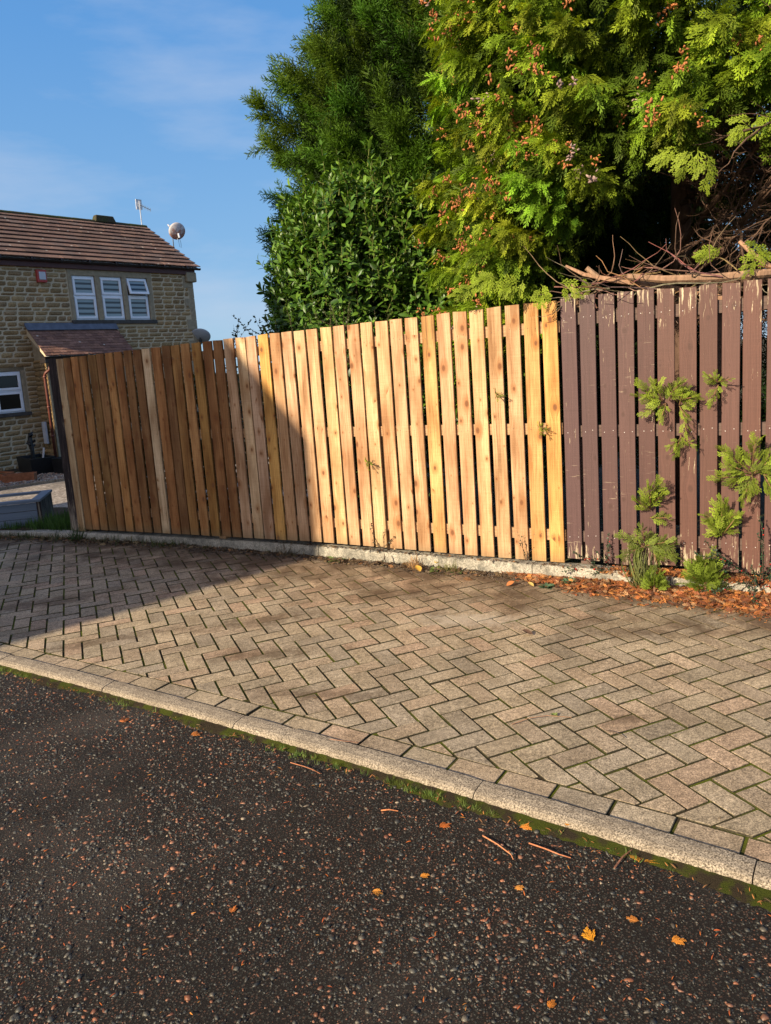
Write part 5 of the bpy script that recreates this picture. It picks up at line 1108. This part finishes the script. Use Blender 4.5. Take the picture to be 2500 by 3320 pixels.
# ------------------------------------------------------------------ grass, weeds
def tuft(P, n, h, spread, colr, cl, lean=.5):
    th = rnd(n, 0, 6.28); rr = rnd(n, 0, spread); pos = np.array(P) + np.stack([np.cos(th) * rr, np.sin(th) * rr, np.zeros(n)], 1); t2_ = rnd(n, 0, 6.28)
    d = unit(np.stack([np.cos(t2_) * lean * rnd(n, .2, 1.2), np.sin(t2_) * lean * rnd(n, .2, 1.2), np.ones(n)], 1)); nr = -np.stack([np.cos(t2_), np.sin(t2_), np.zeros(n)], 1) + rng.normal(0, .3, (n, 3))
    Tb = (T_blade[0] * np.array([1.2 if h < .09 else .75, 1, 1]), T_blade[1], T_blade[2]); cl.stamp(Tb, pos, d, nr, h * rnd(n, .5, 1.2), np.array(colr) * rng.uniform(.6, 1.4, (n, 1)))
cl = Cloud(); r = random.Random(15)
for k in range(190): x = r.uniform(-4.9, -2.95); y = back_y(x) + .10 + abs(r.gauss(0, .35)); tuft((x, y, garden_z(max(0, (y - back_y(x)) * .89)) - .005), 26, r.uniform(.04, .13) * (1.2 if x > -3.75 else .75), .07, (.055, .11, .02), cl)
cl.build('grass', MAT['grass'], label='short green grass growing between the grey planter and the end post', cat='grass', kind='stuff')
def kf(x, off=-.02): p = back_line(off, [x])[0]; return (p[0], p[1], -.004)
cl = Cloud(); r = random.Random(16)
for k in range(110): x = r.uniform(-4.3, -1.9); tuft(kf(x, r.uniform(-.10, 0)), 9, r.uniform(.03, .09), .05, (.06, .085, .025) if r.random() < .6 else (.16, .13, .06), cl, .9)
for k in range(90): x = r.uniform(-2.1, 2.3); tuft(kf(x, r.uniform(-.07, .005)), 5, r.uniform(.02, .06), .03, (.10, .12, .03) if r.random() < .4 else (.22, .15, .07), cl, 1.1)
cl.build('kerb_weeds', MAT['grass'], label='sparse green and straw coloured weeds rooted along the foot of the fence kerb', cat='weeds', kind='stuff')
def weed(x, off, n, L, colr, label, name='weed_plant', T=None, flat=.5, z=-.004, cat='weed', w_=1.0):
    p = back_line(off, [x])[0]; root = empty(name, (p[0], p[1], z), 0, label, cat); cl = Cloud(); th = np.arange(n) * 2.399 + rnd(n, -.3, .3)
    d = np.stack([np.cos(th), np.sin(th), rnd(n, flat * .4, flat * 1.3)], 1); T_ = T or leafT(.22, .3, .25); T_ = (T_[0] * np.array([w_, 1, 1]), T_[1], T_[2]); cl.stamp(T_, np.stack([np.cos(th) * .01, np.sin(th) * .01, np.zeros(n)], 1), d, np.tile([0, 0, 1.0], (n, 1)) + rng.normal(0, .2, (n, 3)), L * rnd(n, .6, 1.15), np.array(colr) * rng.uniform(.7, 1.3, (n, 1))); cl.build('leaves', MAT['grass'], root); return root
weed(-.42, -.06, 18, .075, (.17, .23, .07), 'small pale green rosette weed near the edge of the shadow', w_=.7, flat=.7)
weed(.36, -.07, 24, .06, (.14, .19, .05), 'leafy green weed beside the yellow fallen leaf', w_=1.0, flat=.6)
weed(.50, -.08, 20, .055, (.10, .16, .04), 'low green rosette weed just right of the yellow fallen leaf', w_=1.0, flat=.4)
weed(1.12, -.20, 34, .05, (.08, .14, .075), 'blue green leafy weed in the orange litter', w_=1.1, flat=.7)
weed(1.22, -.10, 26, .055, (.09, .16, .08), 'upright blue green weed leaning on the kerb above the litter', w_=1.0, flat=1.3)
weed(1.40, -.17, 10, .05, (.08, .16, .05), 'single dark green dock weed in the middle of the litter', w_=1.1, flat=.4)
for x, h, n, lb, cc_ in ((1.62, .24, 70, 'tall wispy grass tuft at the kerb between the blue green weeds and the bright seedling', (.17, .19, .06)), (-3.1, .15, 60, 'short grass tuft on the kerb in the shade below the end post', (.05, .08, .025)), (-.85, .11, 46, 'dry dark grass tuft against the kerb at the edge of the shadow', (.10, .075, .045)), (.20, .10, 80, 'dry straw coloured tuft against the kerb left of the yellow leaf', (.38, .22, .10)), (.44, .09, 60, 'green and straw tuft against the kerb right of the yellow leaf', (.20, .20, .07))):
    cl = Cloud(); tuft((0, 0, 0), n, h, .07, cc_, cl, .8 if x > 1 else 1.5); p = back_line(-.05, [x])[0]; root = empty('grass_tuft', (p[0], p[1], -.005), 0, lb, 'grass tuft'); cl.build('blades', MAT['grass'], root)
# curled litter: short bent quads
T_bit = quadstrip([(0, 0, 0), (0, .35, .08), (0, .7, .05), (0, 1, -.08)], [.05, .09, .07, .02])
T_frond = sprayT(4, 1, .25, .045, 9)
LIT = np.array([(.40, .14, .045), (.30, .10, .04), (.48, .20, .06), (.22, .08, .04), (.36, .20, .10), (.15, .07, .04)])
def litter(cl, x0, x1, n, width, z0, dens_right=True, side=-1, sz=(.009, .032), pile=.022):
    x = x0 + (x1 - x0) * rng.uniform(0, 1, n) ** (.65 if dens_right else 1); f = np.abs(rng.normal(0, .5, n)); wv = np.interp(x, *width)
    P = np.array([back_line(side * min(a * b, b * 1.6) + (-.004 if side < 0 else .0), [xx])[0] for xx, a, b in zip(x, f, wv)]); z = z0 + np.clip(pile * (1 - f), 0, 1) * rng.uniform(.1, 1, n) * np.interp(wv, [0, .2], [.3, 1])
    th = rnd(n, 0, 6.28); d = np.stack([np.cos(th), np.sin(th), rnd(n, -.3, .5)], 1); c = LIT[rng.integers(0, 6, n)] * rng.uniform(.6, 1.3, (n, 1)); nr = np.tile([0, 0, 1.0], (n, 1)) + rng.normal(0, .5, (n, 3)); k = rng.random(n)
    i = k < .5; cl.stamp(T_bit, np.column_stack([P, z])[i], d[i], nr[i], rnd(n, *sz)[i], c[i]); i = ~i; cl.stamp(T_frond, np.column_stack([P, z + .003])[i], d[i], nr[i], rnd(n, sz[0] * 1.6, sz[1] * 2.0)[i], c[i])
cl = Cloud()
litter(cl, .80, 2.55, 17000, ([.8, 1.0, 1.3, 1.6, 2.0, 2.5], [.04, .10, .21, .23, .27, .30]), .001)
litter(cl, 1.35, 2.6, 4500, ([1.3, 1.7, 2.6], [.10, .20, .24]), .074, True, 1, pile=.03)
cl.build('leaf_litter', MAT['litter'], label='band of orange brown conifer litter lying along the fence kerb at the right', cat='leaf litter', kind='stuff')
cl = Cloud(); LIT = np.array([(.10, .065, .04), (.16, .11, .07), (.06, .042, .03), (.25, .17, .09), (.22, .11, .05)])
def litter5(*a, **k): litter(*a, **k)
_old = LIT; LIT = np.vstack([LIT, LIT[:1]])
litter(cl, -4.4, 1.0, 4200, ([-4.4, -3, -1, 0, 1], [.12, .16, .10, .14, .12]), .001, False, sz=(.010, .035), pile=.014)
litter(cl, -1.0, 1.4, 800, ([-1, 0, 1.4], [.06, .06, .08]), .088, False, 1, sz=(.008, .02), pile=.008)
cl.build('dark_debris', MAT['litter'], label='dark crumbs of soil, stalks and dead leaf along the foot of the fence kerb', cat='debris', kind='stuff')
# gritty soil wedge at the foot of the kerb
N = 8500; x = rnd(N, -4.4, 1.3); f = np.abs(rng.normal(0, .10, N)) * (.6 + .5 * np.sin(x * 5) ** 2) + .005; P = np.array([back_line(-ff, [xx])[0] for xx, ff in zip(x, f)]); sz = rng.uniform(.0025, .009, N) * (1.2 - np.clip(f * 5, 0, .7))
c = np.array([(.055, .038, .024), (.10, .07, .045), (.16, .13, .10), (.035, .025, .018)])[rng.integers(0, 4, N)] * rnd(N, .7, 1.3)[:, None]
stones('kerb_soil_crumbs', np.column_stack([P, sz * .3]), sz, c, MAT['chip'], .6, 4, label='crumbs of soil and grit swept against the fence kerb', cat='soil crumbs', kind='stuff')
# bits on the paving and road
N = 520; x = rnd(N, -2.6, 2.1); y = rnd(N, 2.1, 6.4); ok = np.array([near_y(a) + .02 < b < back_y(a) - .05 for a, b in zip(x, y)]); x, y = x[ok], y[ok]; n = len(x); th = rnd(n, 0, 6.28); cl = Cloud()
cl.stamp(T_bit, np.column_stack([x, y, np.full(n, .003)]), np.stack([np.cos(th), np.sin(th), rnd(n, 0, .3)], 1), np.tile([0, 0, 1.0], (n, 1)) + rng.normal(0, .3, (n, 3)), rnd(n, .005, .018), np.array([(.09, .06, .035), (.05, .035, .02), (.2, .12, .05)])[rng.integers(0, 3, n)])
N = 2600; x = rnd(N, -2.4, 1.6); y = rnd(N, 1.2, 4.4); ok = np.array([b < near_y(a) - .13 and abs(a) < b * .62 + .3 for a, b in zip(x, y)]); x, y = x[ok], y[ok]; n = len(x); th = rnd(n, 0, 6.28)
cl.stamp(T_bit, np.column_stack([x, y, np.full(n, ROADZ + .004)]), np.stack([np.cos(th), np.sin(th), rnd(n, 0, .4)], 1), np.tile([0, 0, 1.0], (n, 1)) + rng.normal(0, .4, (n, 3)), rnd(n, .006, .018), np.array([(.46, .12, .025), (.38, .085, .025), (.50, .20, .04), (.28, .09, .045)])[rng.integers(0, 4, n)])
N = 420; x = rnd(N, -2.6, 1.4); P = np.array([near_line(-.125 - abs(random.gauss(0, .04)), [a])[0] for a in x]); th = rnd(N, 0, 6.28)
cl.stamp(T_bit, np.column_stack([P, np.full(N, ROADZ + .014)]), np.stack([np.cos(th), np.sin(th), rnd(N, 0, .4)], 1), np.tile([0, 0, 1.0], (N, 1)) + rng.normal(0, .4, (N, 3)), rnd(N, .006, .022), np.array([(.40, .16, .05), (.25, .12, .05), (.16, .10, .05)])[rng.integers(0, 3, N)])
cl.build('scattered_debris', MAT['litter'], label='small brown and orange crumbs of dead leaf scattered over paving and tarmac', cat='debris', kind='stuff')
# individual fallen sprigs on the tarmac
for (x, y, L, a, c, z) in ((.475, 1.80, .050, 1.8, (.62, .26, .02), ROADZ), (.10, 2.34, .045, .5, (.55, .15, .03), ROADZ), (.68, 2.14, .055, -.5, (.60, .24, .03), ROADZ), (.72, 2.10, .055, .2, (.62, .28, .03), ROADZ), (.26, 2.44, .05, 2.3, (.60, .20, .03), ROADZ), (.29, 2.41, .045, .3, (.62, .25, .03), ROADZ), (.37, 2.31, .05, .1, (.58, .2, .03), ROADZ), (.52, 2.27, .03, 1.0, (.60, .25, .04), -.01), (.31, 1.60, .03, 1.0, (.60, .20, .03), ROADZ), (.62, 1.86, .035, 2.6, (.55, .2, .04), ROADZ), (.68, 1.78, .04, .1, (.60, .22, .03), ROADZ),
                       (.02, 2.10, .03, .3, (.58, .22, .03), ROADZ), (-.13, 2.05, .035, -.3, (.6, .24, .04), ROADZ), (.30, 2.02, .03, .2, (.6, .25, .05), ROADZ), (-1.30, 3.29, .06, 2.0, (.45, .15, .05), ROADZ), (-.95, 3.12, .05, .4, (.50, .17, .04), ROADZ), (.05, 2.60, .04, 1.2, (.5, .2, .04), ROADZ), (-.55, 2.0, .03, 1.4, (.55, .17, .04), ROADZ)):
    cl = Cloud(); n = 3; cl.stamp(sprayT(5, 1, .15, .035, 4), np.zeros((n, 3)) + np.array([0, 0, .006]), np.array([[math.cos(a + k), math.sin(a + k), .12] for k in (-.4, 0, .45)]), np.tile([0, 0, 1.0], (n, 1)) + rng.normal(0, .25, (n, 3)), np.array([.8, 1.0, .75]) * L, np.array(c) * rng.uniform(.7, 1.2, (n, 1)))
    o = cl.build('fallen_sprig', MAT['litter'], label='small dead orange conifer sprig fallen on the ground near the pale kerb', cat='fallen sprig', group='fallen orange conifer sprigs on the tarmac and kerb'); o.location = (x, y, z)
def twig(pts, z, c, rad, label):
    m = MB(); P = [(x, y, z + .006 + (.008 if 0 < i < len(pts) - 1 else 0)) for i, (x, y) in enumerate(pts)]; m.tube(P, [rad * (1 - .5 * i / len(P)) for i in range(len(P))], 5, c); o = m.build('fallen_twig', MAT['bark'], label=label, cat='twig')
twig([(.24, 2.28), (.28, 2.22), (.315, 2.165), (.32, 2.15)], ROADZ, (.55, .22, .10), .0025, 'bent orange brown twig alone on the tarmac nearer the middle')
twig([(.385, 2.225), (.43, 2.18), (.465, 2.15), (.50, 2.14)], ROADZ, (.50, .19, .09), .0025, 'thin orange twig on the tarmac close to the kerb, right of the bent one')
twig([(.62, 2.08), (.66, 2.12), (.70, 2.15), (.75, 2.145)], ROADZ, (.22, .10, .06), .003, 'dark forked twig reaching the moss at the lower right')
twig([(.46, 2.96), (.54, 2.99), (.62, 3.0), (.72, 2.985)], 0, (.30, .17, .10), .0022, 'long curved stalk lying across the paving')
twig([(.83, 2.86), (.86, 2.82), (.885, 2.79)], 0, (.10, .07, .05), .002, 'short black twig on the paving right of the long stalk')
twig([(-.35, 2.94), (-.30, 2.92), (-.25, 2.90), (-.19, 2.895)], 0, (.30, .16, .10), .002, 'thin curved stalk lying where the kerb meets the paving')
twig([(-.10, 2.46), (-.07, 2.45), (-.04, 2.45)], ROADZ, (.55, .20, .08), .0025, 'short red brown twig with a side shoot on the tarmac below the kerb joint')
twig([(-.47, 2.83), (-.41, 2.78), (-.37, 2.75), (-.34, 2.73)], ROADZ, (.35, .14, .07), .002, 'curling red twig beside the moss of the kerb')
for (x, y, L, a, c, z, lb) in ((.20, 5.33, .075, 1.9, (.62, .36, .06), .0, 'yellow fallen leaf lying on the paving by the kerb'), (.32, 5.42, .07, .9, (.60, .42, .12), .03, 'yellow leaf propped against the fence kerb above the other one'), (.76, 4.85, .06, .4, (.50, .18, .06), .0, 'orange fallen leaf against the kerb left of the litter band'), (.93, 4.80, .05, 2.2, (.55, .40, .12), .0, 'pale yellow fallen leaf at the left end of the litter band'), (.75, 3.95, .06, 2.8, (.14, .08, .05), .0, 'curled dark brown leaf alone on the paving')):
    cl = Cloud(); cl.stamp(leafT(.34, .5, -.25, 5), np.array([[0, 0, .008]]), np.array([[math.cos(a), math.sin(a), .15]]), np.array([[.1, -.2, 1.0]]), np.array([L]), np.array([c])); o = cl.build('fallen_leaf', MAT['litter'], label=lb, cat='leaf'); o.location = (x, y, z)
# little green plants in the moss
cl = Cloud(); r = random.Random(33)
for k in range(150):
    x = r.choice([-2.2, -1.35, -.42, -.27, -.05, .12, .2]) + r.gauss(0, .10) if r.random() < .75 else r.uniform(-2.6, 1.0); p = near_line(-.125 - abs(r.gauss(0, .018)), [x])[0]; tuft((*p, ROADZ + .008), 9, r.uniform(.012, .026), .015, (.17, .23, .05) if r.random() < .6 else (.10, .17, .03), cl, 1.3)
cl.build('moss_seedlings', MAT['grass'], label='tiny bright green seedlings growing in the moss along the pale kerb', cat='seedlings', kind='stuff')
twig([(.655, 3.085), (.66, 3.09)], 0, (.1, .2, .05), .001, 'speck'); bpy.data.objects.remove([o for o in bpy.data.objects if o.get('label') == 'speck'][0])
cl = Cloud(); n = 14; th = np.arange(n) * 2.4; cl.stamp(T_lf, np.zeros((n, 3)), np.stack([np.cos(th), np.sin(th), rnd(n, .2, .8)], 1), np.tile([0, 0, 1.0], (n, 1)), rnd(n, .012, .02), np.tile([.20, .24, .07], (n, 1))); o = cl.build('weed_plant', MAT['grass'], label='tiny green weed growing in a paving joint beside the long stalk', cat='weed'); o.location = (.655, 3.02, .002)

hedge = empty('gap_filler_shrub', (*fpt(1.2, .55), 0), FROT, 'low dark shrub added behind the left half of the new fence to darken its gaps', 'shrub'); cl = Cloud(); n = 11000  # added leaf mass that hides the bright gravel and keeps the gaps dark
P = np.stack([rnd(n, -1.15, 2.6), rnd(n, -.36, .25), rnd(n, -.3, 1.52)], 1); cl.stamp(T_lf, P, unit(rng.normal(0, 1, (n, 3)) + np.array([0, 0, .4])), rng.normal(0, 1, (n, 3)), rnd(n, .05, .09), np.array([.03, .055, .015]) * rng.uniform(.6, 1.4, (n, 1))); cl.build('leaves', MAT['laurel'], hedge)
m = MB()
for k in range(9): m.tube([(-1 + k * .4, 0, 0), (-1 + k * .4 + .05, .02, .7), (-1 + k * .4, .05, 1.4)], [.012, .008, .004], 5, (.1, .07, .05))
m.build('stems', MAT['bark'], hedge)
